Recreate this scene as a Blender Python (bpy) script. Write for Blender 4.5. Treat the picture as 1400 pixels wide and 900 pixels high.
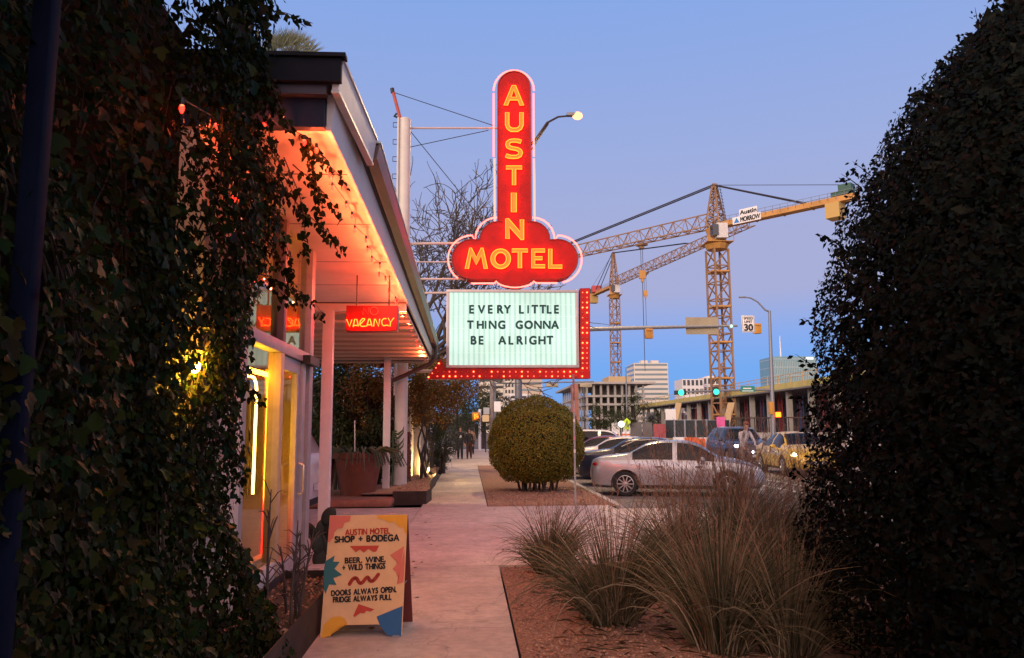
import bpy, bmesh, math, random
import numpy as np
from mathutils import Vector, Matrix
R = math.radians
for o in list(bpy.data.objects): bpy.data.objects.remove(o)
S = bpy.context.scene
COL = S.collection
# ------------------------------------------------------------------ camera
FPX = 1050.0
PITCH, YAW, ROLL = R(7.49), R(3.25), R(0.35)
fw = Vector((math.sin(YAW)*math.cos(PITCH), math.cos(YAW)*math.cos(PITCH), math.sin(PITCH)))
rt0 = fw.cross(Vector((0,0,1))).normalized(); up0 = rt0.cross(fw)
rt = rt0*math.cos(ROLL) - up0*math.sin(ROLL)
up = up0*math.cos(ROLL) + rt0*math.sin(ROLL)
CAMP = Vector((0,0,1.6))
cm = Matrix((rt, up, -fw)).transposed().to_4x4(); cm.translation = CAMP
cd = bpy.data.cameras.new("camera"); cam = bpy.data.objects.new("camera", cd); COL.objects.link(cam)
cam.matrix_world = cm; cd.sensor_width = 36; cd.lens = FPX/1400*36; cd.clip_start = .05; cd.clip_end = 6000
S.camera = cam
# ------------------------------------------------------------------ sky, sun, exposure
W = bpy.data.worlds.new("World"); S.world = W; W.use_nodes = True
def build_world():
    nt = W.node_tree; N = nt.nodes; L = nt.links; N.clear()
    out = N.new('ShaderNodeOutputWorld'); bg = N.new('ShaderNodeBackground')
    tc = N.new('ShaderNodeTexCoord'); sep = N.new('ShaderNodeSeparateXYZ'); L.new(tc.outputs['Generated'], sep.inputs[0])
    ramp = N.new('ShaderNodeValToRGB'); L.new(sep.outputs['Z'], ramp.inputs[0])
    st = [(0,(.12,.32,.78)),(.075,(.12,.34,.84)),(.115,(.20,.35,.80)),(.17,(.35,.37,.63)),(.24,(.36,.385,.64)),(.34,(.315,.39,.70)),(.52,(.225,.37,.77)),(.66,(.07,.12,.27)),(1,(.025,.045,.11))]
    e = ramp.color_ramp.elements
    while len(e) < len(st): e.new(.5)
    for i,(p,c) in enumerate(st): e[i].position = p; e[i].color = (*c,1)
    sky = N.new('ShaderNodeTexSky'); sky.sky_type = 'NISHITA'; sky.sun_disc = False
    sky.sun_elevation = R(9); sky.sun_rotation = SUNROT
    sm = N.new('ShaderNodeMix'); sm.data_type = 'RGBA'; sm.blend_type = 'MULTIPLY'; sm.inputs[0].default_value = 1
    L.new(sky.outputs[0], sm.inputs[6]); sm.inputs[7].default_value = (.012,.012,.012,1)
    # afterglow low in the sky on the sunset side
    dt = N.new('ShaderNodeVectorMath'); dt.operation = 'DOT_PRODUCT'; L.new(tc.outputs['Generated'], dt.inputs[0]); dt.inputs[1].default_value = (-.38,-.76,.52)
    mr = N.new('ShaderNodeMapRange'); mr.interpolation_type = 'SMOOTHSTEP'; L.new(dt.outputs['Value'], mr.inputs[0]); mr.inputs[1].default_value = .0; mr.inputs[2].default_value = 1
    gl = N.new('ShaderNodeMix'); gl.data_type = 'RGBA'; L.new(mr.outputs[0], gl.inputs[0]); gl.inputs[6].default_value = (0,0,0,1); gl.inputs[7].default_value = GLOW
    a1 = N.new('ShaderNodeMix'); a1.data_type = 'RGBA'; a1.blend_type = 'ADD'; a1.inputs[0].default_value = 1
    L.new(ramp.outputs[0], a1.inputs[6]); L.new(gl.outputs[2], a1.inputs[7])
    a2 = N.new('ShaderNodeMix'); a2.data_type = 'RGBA'; a2.blend_type = 'ADD'; a2.inputs[0].default_value = 1
    L.new(a1.outputs[2], a2.inputs[6]); L.new(sm.outputs[2], a2.inputs[7])
    L.new(a2.outputs[2], bg.inputs[0]); bg.inputs[1].default_value = 1.0
    L.new(bg.outputs[0], out.inputs[0])
SUNDIR = Vector((-.5,-.85,.17)).normalized()          # towards the afterglow
SUNROT = math.atan2(SUNDIR.x, SUNDIR.y)
GLOW = (1.75,1.06,.74,1)
build_world()
sl = bpy.data.lights.new("sun", 'SUN'); sl.energy = 1.6; sl.angle = R(14); sl.color = (1,.80,.58)
so = bpy.data.objects.new("sun", sl); COL.objects.link(so); so.rotation_euler = (-SUNDIR).to_track_quat('-Z','Y').to_euler()
S.view_settings.view_transform = 'Standard'; S.view_settings.look = 'None'; S.view_settings.exposure = 0; S.view_settings.gamma = 1
S.render.engine = 'CYCLES'
try:
    S.cycles.use_denoising = True; S.cycles.denoiser = 'OPENIMAGEDENOISE'
    S.cycles.max_bounces = 6; S.cycles.diffuse_bounces = 3; S.cycles.transparent_max_bounces = 12; S.cycles.sample_clamp_indirect = 6
    S.cycles.caustics_reflective = False; S.cycles.caustics_refractive = False
except Exception: pass
# ------------------------------------------------------------------ helpers
def ray(px,py): return rt*((px-700)/FPX) + up*(-(py-450)/FPX) + fw
def G(px,py,z=0.0):
    d = ray(px,py); return CAMP + d*((z-CAMP.z)/d.z)
def AY(px,py,y):
    d = ray(px,py); return CAMP + d*(y/d.y)
def AX(px,py,x):
    d = ray(px,py); return CAMP + d*(x/d.x)
WM = {}
def tag(o, label, cat, group=None, kind=None):
    if label: o['label'] = label
    if cat: o['category'] = cat
    if group: o['group'] = group
    if kind: o['kind'] = kind
    return o
def thing(name, label, cat, loc=(0,0,0), rz=0, group=None):
    o = bpy.data.objects.new(name, None); COL.objects.link(o); o.empty_display_size = .2
    o.location = loc; o.rotation_euler = (0,0,rz); tag(o, label, cat, group)
    WM[o.name] = Matrix.Translation(Vector(loc)) @ Matrix.Rotation(rz,4,'Z')
    return o
def link(name, me, parent=None, world=True):
    o = bpy.data.objects.new(name, me); COL.objects.link(o)
    if parent is not None:
        m = WM[parent.name]; WM[o.name] = m
        if world and m != Matrix.Identity(4): me.transform(m.inverted())
        o.parent = parent
    else: WM[o.name] = Matrix.Identity(4)
    return o
def frame_of(d):
    d = Vector(d).normalized(); a = Vector((0,0,1)) if abs(d.z) < .9 else Vector((1,0,0))
    u = d.cross(a).normalized(); return u, d.cross(u).normalized()
class MB:
    def __init__(s): s.v=[]; s.f=[]; s.m=[]; s.cur=0
    def add(s, vs, fs):
        n=len(s.v); s.v += [tuple(v) for v in vs]; s.f += [tuple(i+n for i in f) for f in fs]; s.m += [s.cur]*len(fs); return s
    def box(s, a, b):
        x0,y0,z0=a; x1,y1,z1=b
        return s.add([(x0,y0,z0),(x1,y0,z0),(x1,y1,z0),(x0,y1,z0),(x0,y0,z1),(x1,y0,z1),(x1,y1,z1),(x0,y1,z1)],
          [(0,3,2,1),(4,5,6,7),(0,1,5,4),(1,2,6,5),(2,3,7,6),(3,0,4,7)])
    def cbox(s, c, sz, M=None):
        h=[x/2 for x in sz]; vs=[Vector((i*h[0],j*h[1],k*h[2])) for k in(-1,1) for j in(-1,1) for i in(-1,1)]
        if M is not None: vs=[M@v for v in vs]
        return s.add([v+Vector(c) for v in vs],[(0,2,3,1),(4,5,7,6),(0,1,5,4),(1,3,7,5),(3,2,6,7),(2,0,4,6)])
    def bar(s, a, b, w, h=None):
        a=Vector(a); b=Vector(b); h=h or w; u,v=frame_of(b-a); u=u*(w/2); v=v*(h/2)
        return s.add([p+i*u+j*v for p in(a,b) for i,j in((-1,-1),(1,-1),(1,1),(-1,1))],
          [(3,2,1,0),(4,5,6,7),(0,1,5,4),(1,2,6,5),(2,3,7,6),(3,0,4,7)])
    def tube(s, pts, r, n=8, closed=False, caps=True):
        pts=[Vector(p) for p in pts]; k=len(pts); rs = r if hasattr(r,'__len__') else [r]*k
        vs=[]; u=None
        for i,p in enumerate(pts):
            if closed: d=pts[(i+1)%k]-pts[i-1]
            else: d=pts[min(i+1,k-1)]-pts[max(i-1,0)]
            if d.length<1e-9: d=Vector((0,0,1))
            d.normalize()
            if u is None: u,_=frame_of(d)
            else:
                u=u-d*u.dot(d)
                if u.length<1e-6: u,_=frame_of(d)
                u.normalize()
            w=d.cross(u)
            for j in range(n):
                t=2*math.pi*j/n; vs.append(p+(u*math.cos(t)+w*math.sin(t))*rs[i])
        fs=[]
        for i in range(k if closed else k-1):
            a=i*n; b=((i+1)%k)*n
            for j in range(n): j2=(j+1)%n; fs.append((a+j,a+j2,b+j2,b+j))
        if not closed and caps: fs.append(tuple(range(n-1,-1,-1))); fs.append(tuple(range((k-1)*n,k*n)))
        return s.add(vs,fs)
    def lathe(s, prof, c, n=16, axis=(0,0,1)):
        c=Vector(c); ax=Vector(axis).normalized(); u,v=frame_of(ax); vs=[]
        for r,z in prof:
            for j in range(n):
                t=2*math.pi*j/n; vs.append(c+ax*z+(u*math.cos(t)+v*math.sin(t))*max(r,1e-4))
        fs=[]
        for i in range(len(prof)-1):
            for j in range(n): j2=(j+1)%n; fs.append((i*n+j,i*n+j2,(i+1)*n+j2,(i+1)*n+j))
        fs.append(tuple(range(n-1,-1,-1))); fs.append(tuple(range((len(prof)-1)*n,len(prof)*n)))
        return s.add(vs,fs)
    def prism(s, poly, ext):
        ext=Vector(ext); p=[Vector(q) for q in poly]; n=len(p)
        return s.add(p+[q+ext for q in p],[tuple(range(n)),tuple(range(2*n-1,n-1,-1))]+[(i,(i+1)%n+0,(i+1)%n+n,i+n)[::-1] for i in range(n)])
    def sphere(s, c, r, n=12, m=8, sc=(1,1,1)):
        c=Vector(c); vs=[]; fs=[]
        for i in range(m+1):
            a=math.pi*i/m
            for j in range(n):
                t=2*math.pi*j/n; vs.append(c+Vector((math.sin(a)*math.cos(t)*r*sc[0],math.sin(a)*math.sin(t)*r*sc[1],math.cos(a)*r*sc[2])))
        for i in range(m):
            for j in range(n): j2=(j+1)%n; fs.append((i*n+j,(i+1)*n+j,(i+1)*n+j2,i*n+j2))
        return s.add(vs,fs)
    def build(s, name, mats, parent=None, smooth=False, world=True, bevel=0):
        me=bpy.data.meshes.new(name); me.from_pydata(s.v,[],s.f)
        for m in (mats if isinstance(mats,(list,tuple)) else [mats]): me.materials.append(m)
        if isinstance(mats,(list,tuple)): me.polygons.foreach_set('material_index', s.m)
        bm=bmesh.new(); bm.from_mesh(me); bmesh.ops.recalc_face_normals(bm, faces=bm.faces)
        if bevel: bmesh.ops.bevel(bm, geom=[e for e in bm.edges if e.calc_face_angle(0)>.5], offset=bevel, segments=2, affect='EDGES', profile=.6, clamp_overlap=True)
        bm.to_mesh(me); bm.free()
        if smooth or bevel:
            me.polygons.foreach_set('use_smooth',[True]*len(me.polygons)); me.set_sharp_from_angle(angle=R(40))
        me.update()
        return link(name, me, parent, world)
def mat(name, col, rough=.6, metal=0, var=.15, scale=6, bump=0, bscale=None, spec=.5, emit=None, estr=0, col2=None, trans=0):
    m=bpy.data.materials.new(name); m.use_nodes=True; nt=m.node_tree; N=nt.nodes; L=nt.links; b=N['Principled BSDF']
    b.inputs['Roughness'].default_value=rough; b.inputs['Metallic'].default_value=metal; b.inputs['Specular IOR Level'].default_value=spec
    b.inputs['Base Color'].default_value=(*col,1)
    tc=N.new('ShaderNodeTexCoord')
    if var>0 or col2:
        n=N.new('ShaderNodeTexNoise'); n.inputs['Scale'].default_value=scale; n.inputs['Detail'].default_value=8; n.inputs['Roughness'].default_value=.65
        L.new(tc.outputs['Object'],n.inputs['Vector'])
        r=N.new('ShaderNodeValToRGB'); r.color_ramp.elements[0].position=.3; r.color_ramp.elements[1].position=.7
        c2=col2 or tuple(min(1,c*(1+var)) for c in col); c1=tuple(c*(1-var) for c in col)
        r.color_ramp.elements[0].color=(*c1,1); r.color_ramp.elements[1].color=(*c2,1)
        L.new(n.outputs[0],r.inputs[0]); L.new(r.outputs[0],b.inputs['Base Color'])
    if bump:
        n2=N.new('ShaderNodeTexNoise'); n2.inputs['Scale'].default_value=bscale or scale*8; n2.inputs['Detail'].default_value=5
        L.new(tc.outputs['Object'],n2.inputs['Vector']); bp=N.new('ShaderNodeBump'); bp.inputs['Strength'].default_value=bump; bp.inputs['Distance'].default_value=.02
        L.new(n2.outputs[0],bp.inputs['Height']); L.new(bp.outputs[0],b.inputs['Normal'])
    if emit: b.inputs['Emission Color'].default_value=(*emit,1); b.inputs['Emission Strength'].default_value=estr
    return m
def emis(name, col, strength=1):
    m=bpy.data.materials.new(name); m.use_nodes=True; N=m.node_tree.nodes; L=m.node_tree.links; b=N['Principled BSDF']; N.remove(b)
    e=N.new('ShaderNodeEmission'); e.inputs[0].default_value=(*col,1); e.inputs[1].default_value=strength; L.new(e.outputs[0],N['Material Output'].inputs[0]); return m
def leafmat(name, cols, rough=.45, spec=.4, transl=.15):
    m=bpy.data.materials.new(name); m.use_nodes=True; N=m.node_tree.nodes; L=m.node_tree.links; b=N['Principled BSDF']
    g=N.new('ShaderNodeNewGeometry'); r=N.new('ShaderNodeValToRGB'); e=r.color_ramp.elements
    while len(e)<len(cols): e.new(.5)
    for i,c in enumerate(cols): e[i].position=i/(max(1,len(cols)-1)); e[i].color=(*c,1)
    L.new(g.outputs['Random Per Island'],r.inputs[0]); L.new(r.outputs[0],b.inputs['Base Color'])
    b.inputs['Roughness'].default_value=rough; b.inputs['Specular IOR Level'].default_value=spec
    if transl:
        t=N.new('ShaderNodeBsdfTranslucent'); L.new(r.outputs[0],t.inputs[0]); mx=N.new('ShaderNodeMixShader'); mx.inputs[0].default_value=transl
        L.new(b.outputs[0],mx.inputs[1]); L.new(t.outputs[0],mx.inputs[2]); L.new(mx.outputs[0],N['Material Output'].inputs[0])
    return m
def glassmat(name, tint=(.9,.95,.93), ior=1.7):
    m=bpy.data.materials.new(name); m.use_nodes=True; N=m.node_tree.nodes; L=m.node_tree.links; N.remove(N['Principled BSDF'])
    t=N.new('ShaderNodeBsdfTransparent'); t.inputs[0].default_value=(*tint,1); g=N.new('ShaderNodeBsdfGlossy'); g.inputs['Roughness'].default_value=.005
    f=N.new('ShaderNodeFresnel'); f.inputs[0].default_value=ior; mx=N.new('ShaderNodeMixShader'); L.new(f.outputs[0],mx.inputs[0]); L.new(t.outputs[0],mx.inputs[1]); L.new(g.outputs[0],mx.inputs[2])
    L.new(mx.outputs[0],N['Material Output'].inputs[0]); return m
LEAF = {'oval':[(0,0,0),(.28,.45,.07),(0,1,0),(-.28,.45,.07)], 
        'lobed':[(0,0,0),(.34,.08,.05),(.52,.42,.09),(.27,.5,.05),(.25,.76,.06),(0,1.05,-.04),(-.25,.76,.06),(-.27,.5,.05),(-.52,.42,.09),(-.34,.08,.05)],
        'heart':[(0,0,0),(.3,-.05,.05),(.42,.3,.08),(.24,.7,.05),(0,1.05,-.03),(-.24,.7,.05),(-.42,.3,.08),(-.3,-.05,.05)]}
LEAFF = {'oval':[(0,1,2),(0,2,3)], 'lobed':[(0,1,2,3),(0,3,4,5),(0,5,6,7),(0,7,8,9)], 'heart':[(0,1,2),(0,2,3,4),(0,4,5,6),(0,6,7)]}
def leaf_mesh(name, P, Nn, size, material, parent, rng, shape='oval', droop=0.0, jitter=.6, world=True, dirs=None, width=1.0):
    n=len(P); Nn=Nn+rng.normal(0,jitter,(n,3)); Nn/=np.linalg.norm(Nn,axis=1)[:,None]+1e-9
    t=rng.normal(0,1,(n,3)) if dirs is None else dirs+rng.normal(0,.35,(n,3))
    t[:,2]-=droop; t-=Nn*np.sum(t*Nn,1)[:,None]; t/=np.linalg.norm(t,axis=1)[:,None]+1e-9
    b=np.cross(Nn,t); s=(size*rng.uniform(.6,1.25,n))[:,None]
    T=LEAF[shape]; k=len(T); V=np.zeros((n,k,3))
    for i,(x,y,z) in enumerate(T): V[:,i]=P+s*(b*x*width+t*y+Nn*z)
    V=V.reshape(-1,3); base=(np.arange(n)*k)
    me=bpy.data.meshes.new(name); me.vertices.add(n*k); me.vertices.foreach_set('co',V.ravel())
    F=LEAFF[shape]; loops=[]; tot=[]
    FL=sum(len(f) for f in F); idx=np.array([i for f in F for i in f]); loops=(base[:,None]+idx[None,:]).ravel()
    tot=np.tile([len(f) for f in F],n); start=np.concatenate([[0],np.cumsum(tot)[:-1]])
    me.loops.add(n*FL); me.loops.foreach_set('vertex_index',loops.astype(np.int32)); me.polygons.add(n*len(F))
    me.polygons.foreach_set('loop_start',start.astype(np.int32)); me.update(calc_edges=True); me.validate()
    me.materials.append(material); return link(name,me,parent,world)
def blob_points(rng, n, c, r, clumps=40, spread=.25, shell=.5):
    """leaf positions in clumps spread through an ellipsoid"""
    c=np.array(c); r=np.array(r); d=rng.normal(0,1,(clumps,3)); d/=np.linalg.norm(d,axis=1)[:,None]
    q=d*(rng.uniform(shell**3,1,clumps)**(1/3))[:,None]
    k=rng.integers(0,clumps,n); o=rng.normal(0,1,(n,3)); o/=np.linalg.norm(o,axis=1)[:,None]; o*=(rng.uniform(0,1,n)**.5)[:,None]*spread
    P=c+(q[k]+o)*r; Nn=o/spread+q[k]*.6+np.array([0,0,.3]); return P,Nn
def font_mesh(txt, bold=0.0, ext=0.0, sp=1.0):
    c=bpy.data.curves.new("t",'FONT'); c.body=txt; c.space_character=sp; c.space_word=1.0; c.offset=bold; c.extrude=ext; c.resolution_u=4
    o=bpy.data.objects.new("t",c); COL.objects.link(o); dg=bpy.context.evaluated_depsgraph_get(); me=bpy.data.meshes.new_from_object(o.evaluated_get(dg))
    v=[tuple(p.co) for p in me.vertices]; f=[tuple(p.vertices) for p in me.polygons]
    ed={}
    for p in f:
        for a,b in zip(p,p[1:]+p[:1]):
            k=(min(a,b),max(a,b)); ed[k]=ed.get(k,0)+1
    bd=[k for k,c_ in ed.items() if c_==1]
    bpy.data.objects.remove(o); bpy.data.curves.remove(c); bpy.data.meshes.remove(me); return v,f,bd
def fit(v, x0,x1,y0,y1):
    xs=[p[0] for p in v]; ys=[p[1] for p in v]; a,b=min(xs),max(xs); c,d=min(ys),max(ys)
    return [(x0+(p[0]-a)/(b-a+1e-9)*(x1-x0), y0+(p[1]-c)/(d-c+1e-9)*(y1-y0), p[2]) for p in v]
def loops_of(bd):
    adj={}
    for a,b in bd: adj.setdefault(a,[]).append(b); adj.setdefault(b,[]).append(a)
    out=[]; seen=set()
    for s0 in adj:
        if s0 in seen: continue
        lp=[s0]; seen.add(s0); cur=s0
        while True:
            nx=[q for q in adj[cur] if q not in seen]
            if not nx: break
            cur=nx[0]; seen.add(cur); lp.append(cur)
        if len(lp)>2: out.append(lp)
    return out
def copy_tree(o, parent=None):
    c=o.copy(); COL.objects.link(c); WM[c.name]=WM[o.name]
    if parent: c.parent=parent
    for ch in o.children: copy_tree(ch,c)
    return c
def arc(cx,cy,r,a0,a1,n=10): return [(cx+r*math.cos(R(a0+(a1-a0)*i/n)), cy+r*math.sin(R(a0+(a1-a0)*i/n))) for i in range(n+1)]
BULBW=17.0
rng=np.random.default_rng(7); random.seed(7)
# ------------------------------------------------------------------ materials
def concrete(name, col, joint=None):
    m=mat(name,col,.85,var=.16,scale=.9,bump=.25,bscale=60,spec=.25); nt=m.node_tree; N=nt.nodes; L=nt.links; b=N['Principled BSDF']; src=b.inputs['Base Color'].links[0].from_socket; tc=N.new('ShaderNodeTexCoord')
    for sc,lo,hi,p0,p1 in ((190,.72,1.16,.35,.65),(4.5,.90,1.05,.38,.62),(14,.92,1.04,.4,.6)):
        n=N.new('ShaderNodeTexNoise'); n.inputs['Scale'].default_value=sc; n.inputs['Detail'].default_value=6; L.new(tc.outputs['Object'],n.inputs['Vector']); r=N.new('ShaderNodeMapRange'); L.new(n.outputs[0],r.inputs[0]); r.inputs[1].default_value=p0; r.inputs[2].default_value=p1; r.inputs[3].default_value=lo; r.inputs[4].default_value=hi
        x=N.new('ShaderNodeMix'); x.data_type='RGBA'; x.blend_type='MULTIPLY'; x.inputs[0].default_value=1; L.new(src,x.inputs[6]); L.new(r.outputs[0],x.inputs[7]); src=x.outputs[2]
    L.new(src,b.inputs['Base Color'])
    v=N.new('ShaderNodeTexVoronoi'); v.feature='DISTANCE_TO_EDGE'; v.inputs['Scale'].default_value=.42; wn=N.new('ShaderNodeTexNoise'); wn.inputs['Scale'].default_value=3; L.new(tc.outputs['Object'],wn.inputs['Vector']); ad=N.new('ShaderNodeVectorMath'); ad.operation='MULTIPLY_ADD'; L.new(wn.outputs['Color'],ad.inputs[0]); ad.inputs[1].default_value=(.5,.5,.5); L.new(tc.outputs['Object'],ad.inputs[2]); L.new(ad.outputs[0],v.inputs['Vector'])
    r=N.new('ShaderNodeMapRange'); L.new(v.outputs['Distance'],r.inputs[0]); r.inputs[1].default_value=.0; r.inputs[2].default_value=.006; r.inputs[3].default_value=.55; r.inputs[4].default_value=1
    x=N.new('ShaderNodeMix'); x.data_type='RGBA'; x.blend_type='MULTIPLY'; x.inputs[0].default_value=.55; L.new(src,x.inputs[6]); L.new(r.outputs[0],x.inputs[7]); L.new(x.outputs[2],b.inputs['Base Color']); return m
M_conc=concrete('sidewalk concrete',(.56,.47,.42)); M_conc2=concrete('driveway concrete',(.66,.57,.52)); M_asph=concrete('asphalt',(.21,.19,.19))
M_gran=mat('decomposed granite',(.34,.20,.145),.95,var=.5,scale=35,bump=.9,bscale=140,spec=.2); M_dirt=mat('earth',(.10,.09,.08),.95,var=.4,scale=.5)
M_line=mat('road paint',(.65,.65,.62),.6,var=.15,scale=20); M_curb=mat('kerb concrete',(.42,.40,.38),.85,var=.2,scale=5)
M_white=mat('white painted wood',(.72,.68,.63),.45,var=.07,scale=4,bump=.08,bscale=30); M_cream=mat('cream stucco',(.70,.60,.48),.8,var=.1,scale=5,bump=.3,bscale=90)
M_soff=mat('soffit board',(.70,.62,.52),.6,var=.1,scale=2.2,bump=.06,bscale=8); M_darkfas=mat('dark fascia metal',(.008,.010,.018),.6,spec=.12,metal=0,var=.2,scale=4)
M_gutter=mat('gutter metal',(.10,.075,.07),.4,metal=.4,var=.25,scale=3); M_flash=mat('pale flashing',(.62,.60,.56),.4,metal=.2,var=.1,scale=6)
M_frame=mat('window frame paint',(.36,.33,.33),.45,var=.15,scale=8); M_dkframe=mat('dark mullion',(.13,.10,.10),.5,var=.2,scale=6)
M_glass=glassmat('storefront glass'); M_clear=bpy.data.materials.new('clear glass'); M_clear.use_nodes=True; _n=M_clear.node_tree.nodes; _n.remove(_n['Principled BSDF']); _t=_n.new('ShaderNodeBsdfTransparent'); _t.inputs[0].default_value=(.97,.98,.97,1); M_clear.node_tree.links.new(_t.outputs[0],_n['Material Output'].inputs[0])
M_rooft=mat('roofing',(.07,.07,.07),.9)
M_steel=mat('galvanised steel',(.38,.39,.41),.45,metal=.6,var=.15,scale=9); M_dksteel=mat('weathered steel',(.05,.032,.026),.7,metal=.3,var=.4,scale=6,bump=.2)
M_black=mat('black plastic',(.012,.012,.012),.5); M_rub=mat('rubber',(.015,.015,.016),.8); M_cable=mat('cable',(.02,.02,.025),.6)
M_wall_in=mat('interior wall',(.42,.25,.16),.8); M_wood=mat('wood',(.28,.15,.07),.6,var=.3,scale=5)
M_brick=mat('painted curb red',(.33,.13,.08),.75,var=.25,scale=6,bump=.2)
# ------------------------------------------------------------------ setting
def sheet(name, x0,x1,y0,y1,z,m,kind='structure',nx=1,ny=1,noise=0,seed=0):
    r=np.random.default_rng(seed); mb=MB(); xs=np.linspace(x0,x1,nx+1); ys=np.linspace(y0,y1,ny+1)
    vs=[(x,y,z+(r.normal()*noise if noise and 0<i<nx and 0<j<ny else 0)) for j,y in enumerate(ys) for i,x in enumerate(xs)]
    fs=[(j*(nx+1)+i,j*(nx+1)+i+1,(j+1)*(nx+1)+i+1,(j+1)*(nx+1)+i) for j in range(ny) for i in range(nx)]
    mb.add(vs,fs); o=mb.build(name,m,smooth=bool(noise)); o['kind']=kind; return o
sheet('ground',-3000,3000,-200,5500,-.15,M_dirt)
sheet('street',3.0,34,-40,700,-.13,M_asph)
def slab(name,x0,x1,y0,y1,z0,z1,m): 
    o=MB().box((x0,y0,z0),(x1,y1,z1)).build(name,m,bevel=.008); o['kind']='structure'; return o
# sidewalk in cast panels with real joints
y=-6.0; SWX0,SWX1=-.86,.36
for a,b in ((-6,-1.6),(-1.6,.9),(.9,2.6),(2.6,4.4),(4.4,6.55),(6.55,8.75),(8.75,9.45)): slab('sidewalk',-1.74,SWX1,a+.011,b-.011,-.14,0,M_conc)
for a,b in ((9.45,13),(13,16.55)): slab('driveway',-12,-1.0-.006,a+.011,b-.011,-.14,.0,M_conc)
for a,b in ((9.45,13),(13,16.55)): slab('driveway',-1.0,3.0,a+.011,b-.011,-.14,.002,M_conc2)
slab('driveway',3.004,5.0,9.45,16.55,-.14,-.07,M_conc2)
for i,(a,b) in enumerate(((16.55,18.2),(18.2,20.6),(20.6,24.5),(24.5,28.3),(28.3,32),(32,36),(36,40.5),(40.5,46),(46,54),(54,64))): slab('sidewalk',-1.0 if i<6 else -1.6,.40+ (.0 if i<6 else 1.2),a+.011,b-.011,-.14,-.002,M_conc if i!=2 else M_conc2)
slab('sidewalk',-30,3.2,64,66.5,-.14,-.004,M_conc2); slab('sidewalk',34,40,-40,420,-.14,-.0,M_conc)
sheet('gravel',SWX1+.02,6.9,-3,9.43,-.02,M_gran,nx=90,ny=150,noise=.008)
sheet('gravel',.42,3.15,16.57,36,-.025,M_gran,nx=40,ny=120,noise=.008,seed=3)
sheet('gravel',1.6,3.15,36,64,-.02,M_gran)
# low mixed ground left of the sidewalk beyond the driveway
sheet('gravel',-14,-1.62,16.57,64,-.02,M_dirt)
slab('kerb',6.9,7.05,-3,9.43,-.14,.0,M_curb); slab('kerb',3.15,3.3,16.57,64,-.14,.0,M_curb); slab('kerb',33.85,34.0,-40,420,-.14,.01,M_curb)
for k in range(7): # angled parking bay lines
    y0=23.2+k*3.05; o=MB().prism([(3.5,y0,-.126),(3.62,y0,-.126),(8.6,y0-1.45,-.126),(8.48,y0-1.45,-.126)],(0,0,.003)).build('bay_line',M_line); o['kind']='structure'
o=MB().box((8.9,-30,-.126),(9.02,120,-.122)).build('lane_line',M_line); o['kind']='structure'
o=MB().box((10.0,-30,-.126),(10.1,120,-.122)).build('lane_line',M_line); o['kind']='structure'
for k in range(14):
    o=MB().box((14.2,6+k*9,-.126),(14.32,9+k*9,-.122)).build('lane_line',M_line); o['kind']='structure'
for xx in (18.4,18.62):
    o=MB().box((xx,-30,-.126),(xx+.1,160,-.122)).build('lane_line',mat('yellow road paint',(.5,.35,.03))); o['kind']='structure'
# loose stones so the granite reads as gravel
def stones(name,x0,x1,y0,y1,n,z,seed,parent=None,m=M_gran,s=(.006,.018)):
    r=np.random.default_rng(seed); mb=MB()
    for i in range(n):
        c=(r.uniform(x0,x1),r.uniform(y0,y1),z); q=r.uniform(*s); a=r.uniform(0,6.28); vs=[]
        for k in range(5):
            t=a+k*1.2566; vs.append((c[0]+math.cos(t)*q*r.uniform(.7,1.2),c[1]+math.sin(t)*q*r.uniform(.7,1.2),c[2]))
        vs.append((c[0]+r.normal()*q*.2,c[1],c[2]+q*r.uniform(.6,1.1)))
        mb.add(vs,[(k,(k+1)%5,5) for k in range(5)])
    o=mb.build(name,m,parent); o['kind']='stuff'; return o
M_stone=leafmat('gravel stones',[(.16,.09,.065),(.34,.20,.14),(.44,.28,.2),(.24,.13,.10),(.52,.36,.28)],.9,.2,0)
stones('gravel',.40,2.6,2.6,9.4,7000,-.016,1,m=M_stone); stones('gravel',.44,3.1,16.6,22,3000,-.02,2,m=M_stone,s=(.01,.025))
stones('debris',-.7,.3,3.3,9,40,.001,5,m=M_stone,s=(.003,.008))
_r=np.random.default_rng(77); _n=90; _P=np.column_stack([np.where(_r.random(_n)<.6,_r.uniform(-1.1,-.5,_n),_r.uniform(-1.0,2.6,_n)),_r.uniform(3.4,20,_n),np.full(_n,.008)]); _P[:,1]=np.where(_P[:,0]>.3,_r.uniform(9.6,16.4,_n),_P[:,1])
leaf_mesh('leaves',_P,np.tile([0,0,1.],(_n,1)),.045,leafmat('fallen leaves',[(.12,.06,.03),(.2,.12,.05),(.09,.05,.03)],.8,.1,0),None,_r,'heart',jitter=.15)['kind']='stuff'
# ------------------------------------------------------------------ motel office building with its carport roof
XG=-1.76
bld=thing('motel_building','pale single-storey motel office with orange-lit eaves and a long carport roof','building',(XG,7,0))
def gz(y): return 4.08 if y<6.46 else 4.08-.0205*(y-6.46)      # gutter top
def sz(y): return 3.67 if y<7 else 3.67-.0135*(y-7)             # soffit height
YB,YF=5.0,19.6
def lofty(ys, prof):
    """loft a cross-section prof(y)->[(x,z)] along the eave"""
    mb=MB(); n=len(prof(ys[0])); vs=[]
    for y in ys: vs+=[(x,y,z) for x,z in prof(y)]
    fs=[(i*n+j,i*n+(j+1)%n,(i+1)*n+(j+1)%n,(i+1)*n+j) for i in range(len(ys)-1) for j in range(n)]
    fs+=[tuple(range(n)),tuple(range(len(vs)-1,len(vs)-n-1,-1))]; mb.add(vs,fs); return mb
def gx(y): return -.80-(.055*(6.46-y)/1.46 if y<6.46 else 0)
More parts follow.
